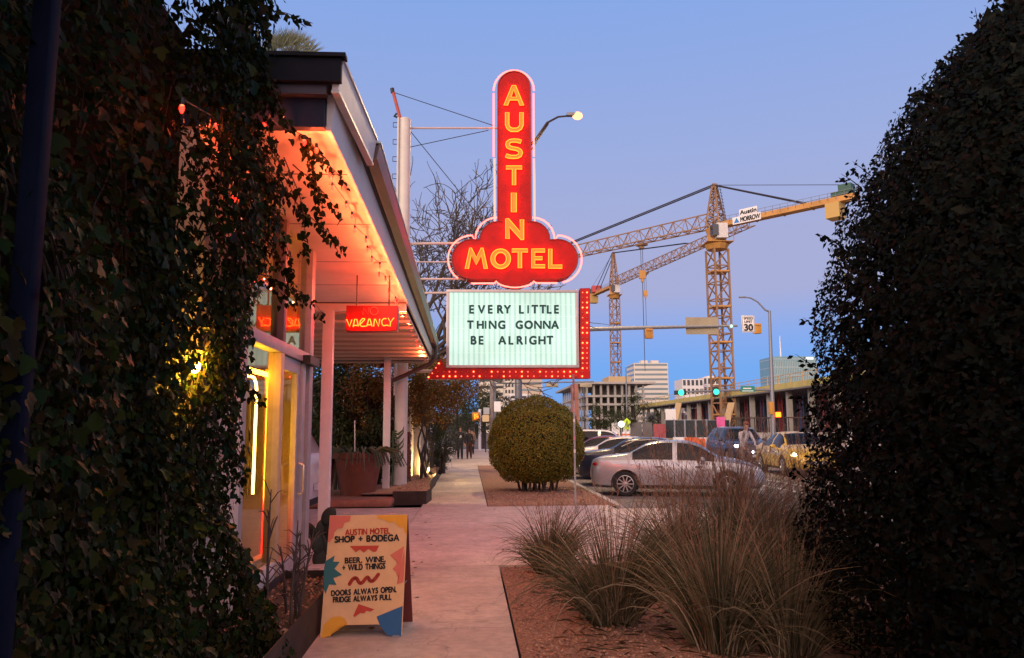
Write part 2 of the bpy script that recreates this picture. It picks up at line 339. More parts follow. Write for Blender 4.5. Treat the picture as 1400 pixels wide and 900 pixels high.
ysA=[5.0,6.44]; ysB=[6.47,12,19.6]
roof=lofty([5.02,6.46,19.58],lambda y:[(gx(y)-.1,gz(y)-.06),(-9,gz(y)+.5),(-9,gz(y)+.38),(gx(y)-.1,gz(y)-.16)]).build('roof',M_rooft,bld)
lofty(ysA,lambda y:[(gx(y),gz(y)+.01),(gx(y)-.03,gz(y)-.19),(gx(y)-.07,gz(y)-.19),(gx(y)-.07,gz(y)+.01)]).build('eave_fascia',M_white,roof)
lofty(ysA,lambda y:[(gx(y)+.012,gz(y)+.035),(gx(y)+.012,gz(y)+.012),(gx(y)-.12,gz(y)+.012),(gx(y)-.12,gz(y)+.035)]).build('roof_edge',M_flash,roof)
lofty(ysA,lambda y:[(gx(y)-.022,gz(y)-.192),(gx(y)-.022,gz(y)-.212),(gx(y)-.075,gz(y)-.212),(gx(y)-.075,gz(y)-.192)]).build('eave_trim',M_flash,roof)
g=lofty(ysB,lambda y:[(gx(y)+.03,gz(y)),(gx(y)+.02,gz(y)-.05),(gx(y),gz(y)-.13),(gx(y)-.09,gz(y)-.15),(gx(y)-.09,gz(y)-.02),(gx(y)-.0,gz(y)-.02)]).build('gutter',M_gutter,roof)
lofty(ysB,lambda y:[(gx(y)+.036,gz(y)+.02),(gx(y)+.036,gz(y)+.002),(gx(y)-.12,gz(y)+.002),(gx(y)-.12,gz(y)+.02)]).build('roof_edge',mat('greenish flashing',(.40,.47,.40),.4,.3),roof)
lofty([5.12,12,19.55],lambda y:[(gx(y)-.09,gz(y)-.14),(-.96,gz(y)-.15),(-.96,gz(y)-.13),(gx(y)-.09,gz(y)-.12)]).build('overhang_lining',mat('dark overhang lining',(.06,.045,.04),.7,var=.2,scale=3),roof)
mb=lofty([5.15,6.9,12,19.5],lambda y:[(-.925,gz(y)-.15),(-.955,sz(y)-.012),(-.985,sz(y)-.012),(-.985,gz(y)-.15)])
fas=mb.build('inner_fascia',M_white,roof)
mb=MB()
for k in range(60):
    y=5.4+k*.24; mb.box((-.938,y,sz(y)+.0),(-.93,y+.006,gz(y)-.16))
# front gable end of the roof
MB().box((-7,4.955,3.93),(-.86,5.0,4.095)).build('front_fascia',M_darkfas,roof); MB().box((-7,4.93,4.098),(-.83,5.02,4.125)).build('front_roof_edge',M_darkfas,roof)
MB().box((-7,5.003,3.86),(-.965,5.07,3.926)).build('front_trim',mat('grey trim',(.06,.06,.08),.5),roof); MB().box((-7,5.075,3.655),(-.99,5.15,3.86)).build('front_beam',mat('blue grey beam paint',(.02,.027,.05),.6,spec=.15,var=.1),roof)
# soffit: wide boards with open joints, ribbed beyond the cross beam
js=[5.16,6.1,7.6,9.25,10.65,12.02]
for a,b in zip(js,js[1:]):
    lofty([a+.012,b-.012],lambda y:[(-.987,sz(y)+.0),(-9,sz(y)+.0),(-9,sz(y)+.03),(-.987,sz(y)+.03)]).build('soffit_board',M_soff,roof)
    MB().box((-9,b-.011,sz(b)-.002),(-.99,b+.011,sz(b)+.03)).build('soffit_joint',M_dkframe,roof)
MB().box((-9,12.06,sz(12)-.13),(-.99,12.2,sz(12)-.01)).build('cross_beam',M_white,roof)
k=0; y=12.22
while y<19.3:
    MB().box((-9,y,sz(y)-.10-.045),(-.99,y+.70,sz(y)-.10)).build('soffit_plank',mat('plank %d'%k,(.62,.38,.25) if k%2 else (.54,.32,.21),.6,var=.12,scale=3),roof)
    MB().box((-9,y+.70,sz(y)-.10-.09),(-.99,y+.76,sz(y)-.10)).build('soffit_batten',M_soff,roof); y+=.76; k+=1
MB().box((-9,19.45,sz(19.4)-.16),(-.97,19.55,sz(19.4)+.22)).build('end_fascia',M_dkframe,roof)
# downspout elbow at the far corner, running back to the round column
yy=19.35; pts=[(-.84,yy,gz(yy)-.1),(-.83,yy,gz(yy)-.28),(-.86,yy,gz(yy)-.42),(-.97,yy,gz(yy)-.55),(-1.55,yy,gz(yy)-.82),(-1.92,yy,gz(yy)-.98)]
MB().tube(pts,.055,8).build('downspout',mat('brown downspout',(.09,.055,.045),.45,.2),bld,smooth=True)
for y,w in ((12.1,.16),(18.9,.16)):
    x=AY(448 if y<13 else 530,500,y).x
    MB().box((x-w/2,y-w/2,0),(x+w/2,y+w/2,sz(y)-(.02 if y<12.1 else .12))).build('post',M_white,bld,bevel=.006)
# near part: walls under ivy, storefront
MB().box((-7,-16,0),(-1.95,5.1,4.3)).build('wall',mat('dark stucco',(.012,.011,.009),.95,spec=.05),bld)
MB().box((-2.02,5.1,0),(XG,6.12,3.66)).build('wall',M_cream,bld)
MB().box((-7,8.86,0),(-1.94,8.98,3.64)).build('wall',M_cream,bld)
MB().box((-7.1,5.15,0),(-7,8.86,3.64)).build('wall',M_wall_in,bld)
MB().box((-6.99,5.15,.01),(-1.95,8.85,.12)).build('interior_floor',M_wood,bld)
YW0,YW1=6.12,8.9
def pxy(px): return XG*1050/(px-640)          # depth on the glass line of a photo column
fr=MB()
def fbox(y0,y1,z0,z1,name,m=M_frame,d=.12): return MB().box((XG-d,y0,z0),(XG,y1,z1)).build(name,m,bld,bevel=.004)
fbox(6.125,6.23,.0,3.65,'jamb'); fbox(6.232,8.3,0,.13,'sill',M_white,.16); fbox(6.232,7.32,.131,.42,'kick_panel',M_white,.06)
fbox(6.232,8.78,2.34,2.45,'transom_bar'); fbox(7.32,7.44,.131,2.338,'mullion',mat('neon-lit frame tint',(.62,.42,.22),.45)); fbox(8.28,8.42,.0,2.338,'door_jamb'); fbox(8.62,8.8,.0,3.64,'corner_post',M_frame,.16)  # mullion colour carries the yellow light of the window neon
fbox(7.36,7.47,2.452,3.64,'upper_mullion',M_dkframe); fbox(8.43,8.61,0,.12,'sill',M_white)
dr=MB()
def pane(a,b,par):
    mb=MB().box(a,b); mb.m=[1,1,1,0,1,1]; return mb.build('pane',[M_glass,M_clear],par)
door=MB().box((XG-.09,7.445,.135),(XG-.03,7.56,2.33)).box((XG-.09,8.16,.135),(XG-.03,8.275,2.33)).box((XG-.09,7.561,.135),(XG-.03,8.159,.36)).box((XG-.09,7.561,2.2),(XG-.03,8.159,2.33)).build('door',M_frame,bld)
MB().tube([(XG+.0,8.2,.95),(XG+.05,8.2,.97),(XG+.05,8.2,1.25),(XG,8.2,1.27)],.012,8).build('handle',M_steel,door,smooth=True)
pane((XG-.064,7.562,.361),(XG-.058,8.158,2.199),door)
pane((XG-.07,6.235,.421),(XG-.064,7.318,2.339),bld); pane((XG-.07,6.235,2.452),(XG-.064,7.358,3.64),bld); pane((XG-.07,7.472,2.452),(XG-.064,8.615,3.64),bld)
pane((XG-.07,8.422,.121),(XG-.064,8.618,2.339),bld)
MB().cbox((XG+.03,8.5,2.36),(.1,.5,.09)).build('door_closer',M_black,bld)
# (only the street face of a pane mirrors)
# ceiling sheet inside, low shop furniture seen through the glass
sh=thing('shop_shelf','dark wooden shop shelf with goods behind the storefront glass','shelf',(-5.6,6.8,.12))
MB().box((-5.9,5.6,.12),(-5.5,8.2,.18)).box((-5.9,5.6,.8),(-5.5,8.2,.85)).box((-5.9,5.6,1.4),(-5.5,8.2,1.45)).box((-5.9,5.55,.12),(-5.5,5.6,1.9)).box((-5.9,8.2,.12),(-5.5,8.25,1.9)).build('frame',M_wood,sh)
for k in range(14):
    z=(.18,.85,1.45)[k%3]; y=5.75+k*.17; MB().lathe([(.05,0),(.05,.16),(.02,.22),(.02,.27)],(-5.68,y,z),8).build('goods',mat('goods %d'%k,random.choice([(.4,.1,.05),(.1,.2,.3),(.5,.4,.1),(.1,.25,.1)])),sh)
ct=thing('shop_counter','pale shop counter standing behind the storefront glass','counter',(-3.4,7.6,.12))
MB().box((-3.7,6.6,.12),(-3.1,8.5,1.0)).build('body',mat('counter',(.35,.2,.15)),ct); MB().box((-3.75,6.55,1.0),(-3.05,8.55,1.05)).build('top',M_white,ct)
# ------------------------------------------------------------------ string of red bulbs under the eave
M_rbulb=bpy.data.materials.new('lit red bulb glass'); M_rbulb.use_nodes=True
def _bulbmat(m):
    N=m.node_tree.nodes; L=m.node_tree.links; N.remove(N['Principled BSDF']); e=N.new('ShaderNodeEmission'); e.inputs[0].default_value=(9,.22,.13,1); t=N.new('ShaderNodeBsdfTransparent'); t.inputs[0].default_value=(1,.75,.7,1); x=N.new('ShaderNodeMixShader'); x.inputs[0].default_value=.5
    L.new(t.outputs[0],x.inputs[1]); L.new(e.outputs[0],x.inputs[2]); L.new(x.outputs[0],N['Material Output'].inputs[0])
_bulbmat(M_rbulb)
def bulb_light(p,par,power=BULBW,col=(1,.165,.055),r=.006):
    l=bpy.data.lights.new('bulb_light','POINT'); l.energy=power; l.color=col; l.shadow_soft_size=r; o=bpy.data.objects.new('bulb_light',l); COL.objects.link(o); o.location=WM[par.name].inverted()@Vector(p); o.parent=par; return o
M_sock=M_black
st=thing('string_lights','string of glowing red bulbs hung along the inner edge of the eave','string lights',(-1.06,12,3.55))
ys=[5.25+.405*k for k in range(36)]; wire=[]
for k,y in enumerate(ys):
    z=sz(y)-.07-.045*abs(math.sin(k*1.7)); x=-1.07+.03*math.sin(k*2.3); wire+=[(x,y,z)]
    if k<len(ys)-1: wire+=[(-1.06,y+.2,sz(y)-.09-.03*abs(math.sin(k*.9)))]
    sx=.02*math.sin(k*3.1); MB().lathe([(.010,.004),(.0115,-.02),(.009,-.03)],(x,y,z),8,(sx,0,1)).build('socket',M_sock,st)
    MB().lathe([(.008,-.028),(.0125,-.038),(.013,-.047),(.008,-.062),(.002,-.07)],(x,y,z),8,(sx,.05,1)).build('bulb',M_rbulb,st,smooth=True); bulb_light((x-.048*sx,y-.002,z-.047),st)
MB().tube(wire,.0035,5).build('wire',M_cable,st)
st2=thing('string_lights','short run of red bulbs half hidden in the ivy under the front eave','string lights',(-1.8,4.85,3.7))
wire=[]
for k,(x,y,z) in enumerate(((-1.12,5.1,3.60),(-1.36,4.98,3.68),(-1.42,4.6,3.05),(-1.38,4.1,3.3),(-1.3,3.4,3.1))):
    wire.append((x,y,z)); MB().lathe([(.010,.004),(.0115,-.02),(.009,-.03)],(x,y,z),8).build('socket',M_sock,st2)
    MB().lathe([(.008,-.028),(.0125,-.038),(.013,-.047),(.008,-.062),(.002,-.07)],(x,y,z),8).build('bulb',M_rbulb,st2,smooth=True); bulb_light((x,y,z-.047),st2,BULBW*.4)
MB().tube(wire,.0035,5).build('wire',M_cable,st2)
# ------------------------------------------------------------------ neon: tubes are bright, tinted emitters
M_nyel=emis('yellow orange neon',(20,.78,.07)); M_nout=emis('pale pink neon',(8,.74,.58)); M_nwin=emis('warm yellow neon',(45,20,.8)); M_nwhite=emis('white yellow neon',(12,7,1.4)); M_npink=emis('pink neon',(30,.30,.26)); M_noff=mat('unlit neon glass',(.75,.22,.16),.2)
def neon(name, polylines, to3, r, m, parent, n=6):
    mb=MB()
    for pl in polylines: mb.tube([to3(*p) for p in pl],r,n)
    return mb.build(name,m,parent,smooth=True)
# VACANCY box sign hung under the eave
YV=9.9
def v3(px,py,y=YV): return AY(px,py,y)
vs_=thing('vacancy_sign','red metal box sign with yellow neon lettering hung under the eave','sign',v3(508,435))
a=v3(473,417.5); b=v3(543,452.5)
M_vred=mat('red enamel',(.42,.012,.008),.45,var=.15,scale=6)
MB().box((a.x,YV+.012,b.z),(b.x,YV+.22,a.z)).build('box',M_vred,vs_,bevel=.01)
for x in (a.x+.12,b.x-.12): MB().tube([(x,YV+.12,a.z),(x,YV+.12,sz(YV))],.012,6).build('hanger',M_dkframe,vs_)
c0=lambda u,v:AY(460+u/14,405+v/14,YV-.02)
M_nvac=emis('bright yellow orange neon',(60,.80,.09))
L_=[('letter',[[(195,445),(250,580),(295,450)]]),('letter',[[(318,590),(350,440),(390,445),(420,580)],[(320,560),(400,560)]]),('letter',[[(548,435),(500,430),(455,480),(445,550),(480,580),(560,575)],[(450,545),(545,445)]]),('letter',[[(578,580),(620,435),(640,435),(680,580)],[(595,548),(665,548)]]),('letter',[[(712,580),(728,440),(745,440),(805,578),(830,435)]]),('letter',[[(955,432),(905,430),(868,470),(870,530),(900,570),(940,560),(975,555),(1000,572)]]),('letter',[[(988,420),(1035,500),(1100,415)],[(1035,500),(1025,580)]])]
for nm,pl in L_: neon(nm,pl,c0,.0075,M_nvac,vs_)
c1=lambda u,v: (lambda p: Vector((a.x+b.x-p.x,YV+.255,p.z)))(AY(460+u/14,405+v/14,YV-.02))
for nm,pl in L_: neon(nm,pl,c1,.0075,M_nvac,vs_)
neon('letter',[[(505,360),(515,225),(610,355),(622,225)]],c0,.007,M_noff,vs_)
neon('letter',[[(720+75*math.cos(t),285+75*math.sin(t)) for t in [k*.42 for k in range(16)]]],c0,.007,M_noff,vs_)
# window neon arch: yellow outer tube, white inner, pink lower leg
na=thing('neon_arch','glowing yellow and white neon arch standing inside the storefront window','neon sign',(-1.98,6.8,.42))
XN=-1.93
def archpts(y0,y1,zt,zb,r): return [(XN,y0,zt)]+[(XN,y1-r+r*math.sin(R(t)),zt-r+r*math.cos(R(t))) for t in range(0,91,15)]+[(XN,y1,zb)]
MB().tube(archpts(6.3,7.66,2.14,.95,.16),.022,8).build('tube',M_nwin,na,smooth=True)
MB().tube([(XN+.02,y+.0,z-.0) for _,y,z in archpts(6.3,7.06,2.08,1.05,.14)],.013,8).build('tube',M_nwhite,na,smooth=True)
MB().tube([(XN,7.66,.92),(XN,7.66,.44)],.018,8).build('tube',M_npink,na,smooth=True)
MB().tube([(XN,6.95,2.0),(XN,6.95,1.05),(XN,7.0,1.02)],.006,6).build('tube',mat('yellow tube unlit',(.8,.55,.1),.3),na)
MB().box((XN-.05,7.60,.43),(XN-.03,7.74,2.2)).build('glow_strip',mat('neon backing board',(.75,.35,.25),.5),na)  # pink strip: the neon's glow on the jamb, put into colour
MB().box((XN-.05,6.24,.425),(XN+.03,7.76,.45)).build('base',M_white,na)
# ------------------------------------------------------------------ the tall motel sign
YS=20.0
def P(px,py,y=YS): return AY(px,py,y)
M_red=mat('sign red enamel',(.40,.007,.006),.5,var=.25,scale=2.2,bump=.08,bscale=9,spec=.18); M_redside=mat('sign red return',(.30,.02,.015),.5,var=.15,scale=4)
M_let=mat('orange letter paint',(.62,.27,.012),.45,var=.1,scale=6); M_pole=mat('pole paint',(.60,.56,.50),.5,var=.1,scale=3)
M_pipe=mat('pinkish pipe paint',(.55,.42,.38),.5,var=.15,scale=5); M_strut=mat('red strut',(.40,.06,.03),.5)
sg=thing('motel_sign','tall red neon roadside sign with stacked yellow letters above a lit letter board','sign',(P(547,670).x,YS+.05,0))
pc=P(547,660); pr=.165; ptop=P(548,163).z; px0=pc.x
MB().lathe([(pr,0),(pr,ptop),(pr*.8,ptop+.03)],(px0,YS+.05,0),24).build('column',M_pole,sg,smooth=True)
MB().box((px0-pr-.02,YS-.14,2.5),(px0-pr+.02,YS-.08,ptop)).build('conduit',M_pole,sg)
for k in range(7):
    z=ptop-.1-k*.48; x=px0-pr; MB().tube([(x,YS,z),(x-.14,YS,z),(x-.14,YS,z-.13),(x,YS,z-.13)],.012,5).build('rung',M_dksteel,sg)
MB().tube([P(549,169),P(537,124)],.045,8).build('strut',M_strut,sg)
MB().tube([P(537,127),P(536,121)],.055,8).build('strut_cap',M_black,sg)
mb=MB().tube([(px0-.18,YS-.05,ptop+.02),(px0-.28,YS,ptop+.08),(px0-.22,YS,ptop+.16)],.03,6).build('clamp',M_black,sg)
for (a,b,r) in (((556,173),(682,173),.028),((556,332),(640,331),.035),((556,357),(640,357),.018),((556,380.5),(640,380.5),.028),((556,400),(640,399),.03),((550,507),(612,507.5),.045)):
    p,q=P(*a),P(*b); p.y=q.y=YS+.12; MB().tube([p,q],r,8).build('support_arm',M_pipe,sg,smooth=True)
for a,b in (((538,124),(676,170)),((558,174),(660,300)),((556,200),(668,176)),((536,124),(548,166))):
    p,q=P(*a),P(*b); p.y=q.y=YS+.12; MB().tube([p,q],.011,5).build('guy_cable',M_cable,sg)
# board outlines, each a boxed sheet with its own depth
def outline(pts,y): return [P(x,yy,y) for x,yy in pts]
def armpts(e=0): # vertical board: rounded top
    xl,xr,c=680.5-e,725-e*-1,702.8
    r=(xr-xl)/2
    return [(xl-.2,330),*[(c+r*math.cos(R(t)),120+r*-math.sin(R(t))) for t in range(180,-1,-12)],(xr+1.5,330)]
yb=YS-.15
vb=MB().prism([p for p in outline(armpts(),yb)],(0,.38,0)).build('vertical_board',[M_red],sg)
def cloud(e=0,bump=True):
    p=[]; R1=27+e
    p+=[(681.5-(.6*e),303-e*.9)] if e==0 else [(679,298.5)]
    p=[]
    p+=[(681-e*.25+ -25*math.sin(R(t)) - e*math.sin(R(t))*.9, 328-25*math.cos(R(t)) - e*math.cos(R(t))) for t in range(0,91,15)]
    p+=[(645-R1*math.sin(R(t)),354.5-R1*math.cos(R(t))) for t in range(0,181,12)]
    p+=[(681-e*.3,354.5+R1)]
    p+=[(704-(23.5+e*.2)*math.cos(R(t)),380+e*.7+11.5*math.sin(R(t))) for t in range(10,171,16)]
    p+=[(727+e*.3,354.5+R1)]
    p+=[(763+R1*math.sin(R(t)),354.5+R1*math.cos(R(t))) for t in range(0,181,12)]
    p+=[(727+e*.25+25*math.sin(R(t))+e*math.sin(R(t))*.9,328-25*math.cos(R(t))-e*math.cos(R(t))) for t in range(90,-1,-15)]
    return p
cb=MB().prism(outline(cloud(),yb-.06),(0,.5,0)).build('cloud_board',[M_red],sg)
M_rim=mat('dark red rim',(.22,.012,.01),.5)
MB().tube([p+Vector((0,-.0,0)) for p in outline(armpts(),yb-.002)],.018,6).build('rim',M_rim,vb)
MB().tube([p for p in outline(cloud(),yb-.062)],.018,6,closed=True).build('rim',M_rim,cb)
# neon outline tubes stand off from the boards
def nline(pts,y,r=.021): return MB().tube(outline(pts,y),r,7).build('neon_outline',M_nout,sg,smooth=True)
yn=yb+.03
top=[(702.5+27.5*math.cos(R(t)),124-27.5*math.sin(R(t))) for t in range(180,-1,-10)]
nline(top,yn); nline([(675,128),(675,214)],yn); nline([(676,217),(676.5,303)],yn); nline([(729.5,128),(730,214)],yn); nline([(730,217),(731,304)],yn)
co=cloud(5.5); nline(co[0:7+13],yn); nline([(644,387.5),(676,387.3)],yn); nline([(676,387.3)]+[(704-26*math.cos(R(t)),383+10*math.sin(R(t))) for t in range(10,171,16)]+[(733,387)],yn); nline([(733,387),(762,387)],yn); nline(co[-7-15:],yn)
for (x,y) in ((677,150),(677,190),(677,240),(677,285),(728,150),(728,190),(728,240),(728,285)):
    s_=3.5 if x<700 else -3.5; MB().bar(P(x,y,yn),P(x+s_,y,yn),.012).build('standoff',M_steel,sg)
for t in range(100,261,26):
    MB().bar(P(645+27*math.cos(R(t)),354.5-27*math.sin(R(t)),yn),P(645+32*math.cos(R(t)),354.5-32*math.sin(R(t)),yn),.012).build('standoff',M_steel,sg)
    MB().bar(P(763-27*math.cos(R(t)),354.5-27*math.sin(R(t)),yn),P(763-32*math.cos(R(t)),354.5-32*math.sin(R(t)),yn),.012).build('standoff',M_steel,sg)
# letters: painted face + neon tube round its edge
POLY={'A':[[(0,0),(.19,0),(.29,.26),(.71,.26),(.81,0),(1,0),(.59,1),(.41,1)],[(.355,.41),(.645,.41),(.5,.8)]],
 'U':[[(0,1),(.2,1),(.2,.36),(.26,.24),(.38,.18),(.62,.18),(.74,.24),(.8,.36),(.8,1),(1,1),(1,.34),(.9,.13),(.7,.0),(.3,.0),(.1,.13),(0,.34)]],
 'S':[[(0,.07),(.07,.24),(.32,.165),(.62,.165),(.77,.23),(.77,.34),(.62,.41),(.28,.46),(.08,.55),(.01,.7),(.06,.86),(.24,.97),(.5,1),(.78,.98),(.93,.94),(.87,.77),(.62,.83),(.36,.83),(.24,.77),(.24,.68),(.37,.61),(.74,.55),(.93,.45),(1,.3),(.93,.12),(.74,.02),(.45,0),(.18,.02)]],
 'T':[[(0,1),(1,1),(1,.83),(.61,.83),(.61,0),(.39,0),(.39,.83),(0,.83)]],'I':[[(0,0),(1,0),(1,1),(0,1)]],
 'N':[[(0,0),(.2,0),(.2,.62),(.86,-.06),(1,-.06),(1,1),(.8,1),(.8,.36),(.16,1.05),(0,1.05)]],
 'M':[[(0,0),(.15,0),(.27,.66),(.5,.2),(.73,.66),(.85,0),(1,0),(.8,1.03),(.72,1.03),(.5,.55),(.28,1.03),(.2,1.03)]],
 'E':[[(0,0),(1,0),(1,.17),(.24,.17),(.24,.43),(.8,.43),(.8,.59),(.24,.59),(.24,.83),(1,.83),(1,1),(0,1)]],
 'L':[[(0,0),(1,0),(1,.17),(.25,.17),(.25,1),(0,1)]],
 'O':[[(.5+.5*math.cos(t),.5+.5*math.sin(t)) for t in [k*math.pi/12 for k in range(24)]],[(.5+.29*math.cos(t),.5+.32*math.sin(t)) for t in [k*math.pi/12 for k in range(24)]]]}
def sign_letter(ch,x0,x1,y0,y1,y):
    f=lambda u,v,yy: P(x0+u*(x1-x0),y1+v*(y0-y1),yy)
    mb=MB(); lp=POLY[ch]
    if len(lp)==1: mb.prism([f(u,v,y) for u,v in lp[0]],(0,.03,0))
    elif ch=='O':
        a,b=lp; n=len(a)
        for i in range(n): j=(i+1)%n; mb.prism([f(*a[i],y),f(*a[j],y),f(*b[j],y),f(*b[i],y)],(0,.03,0))
    else:
        for q in ([(0,0),(.19,0),(.355,.41),(.5,.8),(.5,1),(.41,1)],[(1,0),(.59,1),(.5,1),(.5,.8),(.645,.41),(.81,0)],[(.29,.26),(.71,.26),(.645,.41),(.355,.41)]): mb.prism([f(u,v,y) for u,v in q],(0,.03,0))
    o=mb.build('letter',M_let,sg)
    for q in lp: MB().tube([f(u,v,y-.03) for u,v in q],.0125,6,closed=True).build('neon_tube',M_nyel,o,smooth=True)
yl=yb-.035
for ch,a in zip('AUSTIN',((689,716,117,144),(691,715.5,154,180),(691,714.5,190,217),(692,713.5,227,253),(699,706,264,290),(691.5,716,300.5,326.5))): sign_letter(ch,*a,yl if ch!='N' else yl-.06)
for ch,a in zip('MOTEL',((636,666.5,340,367.5),(671,698,340.5,367.5),(700,721.5,340.5,366.5),(727,745,340.5,366.5),(750,768.5,340.5,367))): sign_letter(ch,*a,yl-.06)
# letter board
ym=YS-.2
M_panel=bpy.data.materials.new('ribbed lit acrylic panel'); M_panel.use_nodes=True
def panelmat(m):
    N=m.node_tree.nodes; L=m.node_tree.links; b=N['Principled BSDF']; tc=N.new('ShaderNodeTexCoord'); w=N.new('ShaderNodeTexWave'); w.wave_type='BANDS'; w.bands_direction='X'; w.inputs['Scale'].default_value=2.35; w.inputs['Distortion'].default_value=.35; w.inputs['Detail'].default_value=2
    L.new(tc.outputs['Object'],w.inputs['Vector']); r=N.new('ShaderNodeValToRGB'); e=r.color_ramp.elements; e[0].color=(.40,.72,.60,1); e[1].color=(.66,.93,.80,1); e[0].position=.05; e[1].position=.6
    L.new(w.outputs[0],r.inputs[0]); n=N.new('ShaderNodeTexNoise'); n.inputs['Scale'].default_value=.9; n.inputs['Detail'].default_value=4; L.new(tc.outputs['Object'],n.inputs['Vector'])
    mr=N.new('ShaderNodeMapRange'); L.new(n.outputs[0],mr.inputs[0]); mr.inputs[1].default_value=.3; mr.inputs[2].default_value=.7; mr.inputs[3].default_value=.78; mr.inputs[4].default_value=1.12
    b.inputs['Base Color'].default_value=(.12,.15,.13,1); b.inputs['Roughness'].default_value=.3; L.new(r.outputs[0],b.inputs['Emission Color']); L.new(mr.outputs[0],b.inputs['Emission Strength'])
panelmat(M_panel)
M_mframe=mat('letter board frame',(.42,.36,.35),.4,metal=.3,var=.12,scale=5)
a=P(610.5,396,ym); b=P(792,503,ym)
mq=MB().box((a.x,ym+.03,b.z),(b.x,YS+.35,a.z)).build('letter_board',M_mframe,sg)
ft=.075
for bb in (((a.x,ym-.03,a.z-ft),(b.x,ym+.028,a.z)),((a.x,ym-.03,b.z),(b.x,ym+.028,b.z+ft)),((a.x,ym-.03,b.z+ft+.001),(a.x+ft,ym+.028,a.z-ft-.001)),((b.x-ft,ym-.03,b.z+ft+.001),(b.x,ym+.028,a.z-ft-.001))): MB().box(*bb).build('frame',M_mframe,mq,bevel=.008)
MB().box((a.x+ft+.002,ym+.005,b.z+ft+.002),(b.x-ft-.002,ym+.027,a.z-ft-.002)).build('panel',M_panel,mq)
for k in range(1,6):
    z=b.z+ft+(a.z-b.z-2*ft)*k/6; MB().box((a.x+ft+.003,ym-.002,z-.004),(b.x-ft-.003,ym+.004,z+.004)).build('letter_rail',mat('glowing clear rail',(.45,.6,.52),.3,emit=(.4,.7,.58),estr=.7),mq)  # rails emit: the light of the panel behind is put into them
M_ink=mat('dark letter acrylic',(.022,.075,.075),.35,spec=.3)
FONTC={}
def glyph(ch,bold=.035):
    if (ch,bold) not in FONTC: FONTC[ch,bold]=font_mesh(ch,0)
    return FONTC[ch,bold]
def put_letter(ch,x0,y0,y1,y,w=None,bold=.035,parent=None):
    v,f,bd=glyph(ch,bold); xs=[p[0] for p in v]; ys_=[p[1] for p in v]; hh=max(ys_)-min(ys_); ww=(max(xs)-min(xs))/hh*(y1-y0)*.92
    w=w or ww; q=fit(v,x0+.6,x0+w-.2,y1-.6,y0+.6); vv=[P(u,t,y) for u,t,_ in q]
    mb=MB().add(vv,f)
    for lp in loops_of(bd): mb.tube([vv[i] for i in lp],.016,6,closed=True)
    return mb.build('letter',M_ink,parent or mq)
for txt,y0,y1 in (((('E',641.5),('V',653.2),('E',667),('R',679.5),('Y',688.5),('L',709.5),('I',721),('T',726.3),('T',737.3),('L',747.5),('E',757.5)),417,429.2),((('T',638.3),('H',651.8),('I',663),('N',668.3),('G',680.8),('G',704.8),('O',716.8),('N',730.2),('N',742.2),('A',753.3)),438.3,450.2),((('B',643.5),('E',654.5),('A',681),('L',695.2),('R',706.3),('I',717.8),('G',723.3),('H',736),('T',747)),459.3,471.5)):
    for ch,x in txt: put_letter(ch,x,y0,y1,ym-.004)
# bulb-studded arrow round the letter board
ya=ym+.02; M_arrow=mat('arrow red enamel',(.42,.010,.008),.5,var=.2,scale=4,spec=.2)
poly=[(793.2,394.5),(806,394),(807,517.5),(583,518.5),(602.5,490.5),(609.5,503.6),(793.5,503.6)]
ar=MB()
for q in ([(793.2,394.5),(806,394),(806.3,503.6),(793.5,503.6)],[(609.5,504),(806.3,503.8),(807,517.5),(590,518.5)],[(583,518.5),(602.5,490.5),(609.3,504),(589.8,518.5)]): ar.prism(outline(q,ya),(0,.3,0))
ar=ar.build('arrow',M_arrow,sg)
MB().tube(outline(poly,ya-.0),.012,5,closed=True).build('edge_trim',M_rim,ar)
M_b1=emis('bright marquee bulb',(9,1.05,.30)); M_b2=emis('dim marquee bulb',(3.5,.45,.22)); M_b3=mat('unlit marquee bulb',(.5,.12,.08),.2)
bl=[]; r2=np.random.default_rng(4)
for k in range(25): bl.append((598+8.25*k,508.4)); bl.append((594+8.25*k+4,514.6))
for k in range(16): bl.append((796.6,400+6.9*k)); bl.append((802.6,400+6.9*k))
bl+=[(586,515.8),(596,503),(600,497),(591,510.5)]
for i,(x,y) in enumerate(bl[:98]):
    u=r2.random(); m=M_b1 if u<.45 else (M_b2 if u<.85 else M_b3); MB().sphere(P(x,y,ya-.02),.022 if u<.45 else .017,8,6).build('bulb',m,ar,smooth=True)
# ------------------------------------------------------------------ sandwich board on the pavement
TL=(451,704.6); TR=(557.3,703.8); BR=G(549.5,871.5); BL=G(437.5,871)
Yb_=(BL.y+BR.y)/2; YT=Yb_+.17; BL=AY(437.5,871,Yb_); BR=AY(549.5,871.5,Yb_); BL.z=BR.z=0.002
tl=AY(*TL,YT); tr=AY(*TR,YT); tl.z=tr.z=(tl.z+tr.z)/2
af=thing('sandwich_board','tan painted sandwich board with black lettering and cut-paper shapes on the pavement','sign',((BL.x+BR.x)/2,BL.y+.2,0))
def B(u,v,d=0):
    p=(tl*(1-u)+tr*u)*(1-v)+(BL*(1-u)+BR*u)*v; return p+nb*d
nb=(tr-tl).cross(BL-tl).normalized()
if nb.y>0: nb=-nb
th=-nb*.018
cr=lambda x,y:((x-(99-(y-70)*.078))/(506+(y-70)*.038),(y-69)/792)
M_tan=mat('tan board paint',(.80,.47,.22),.55,var=.07,scale=9,bump=.05,bscale=40)
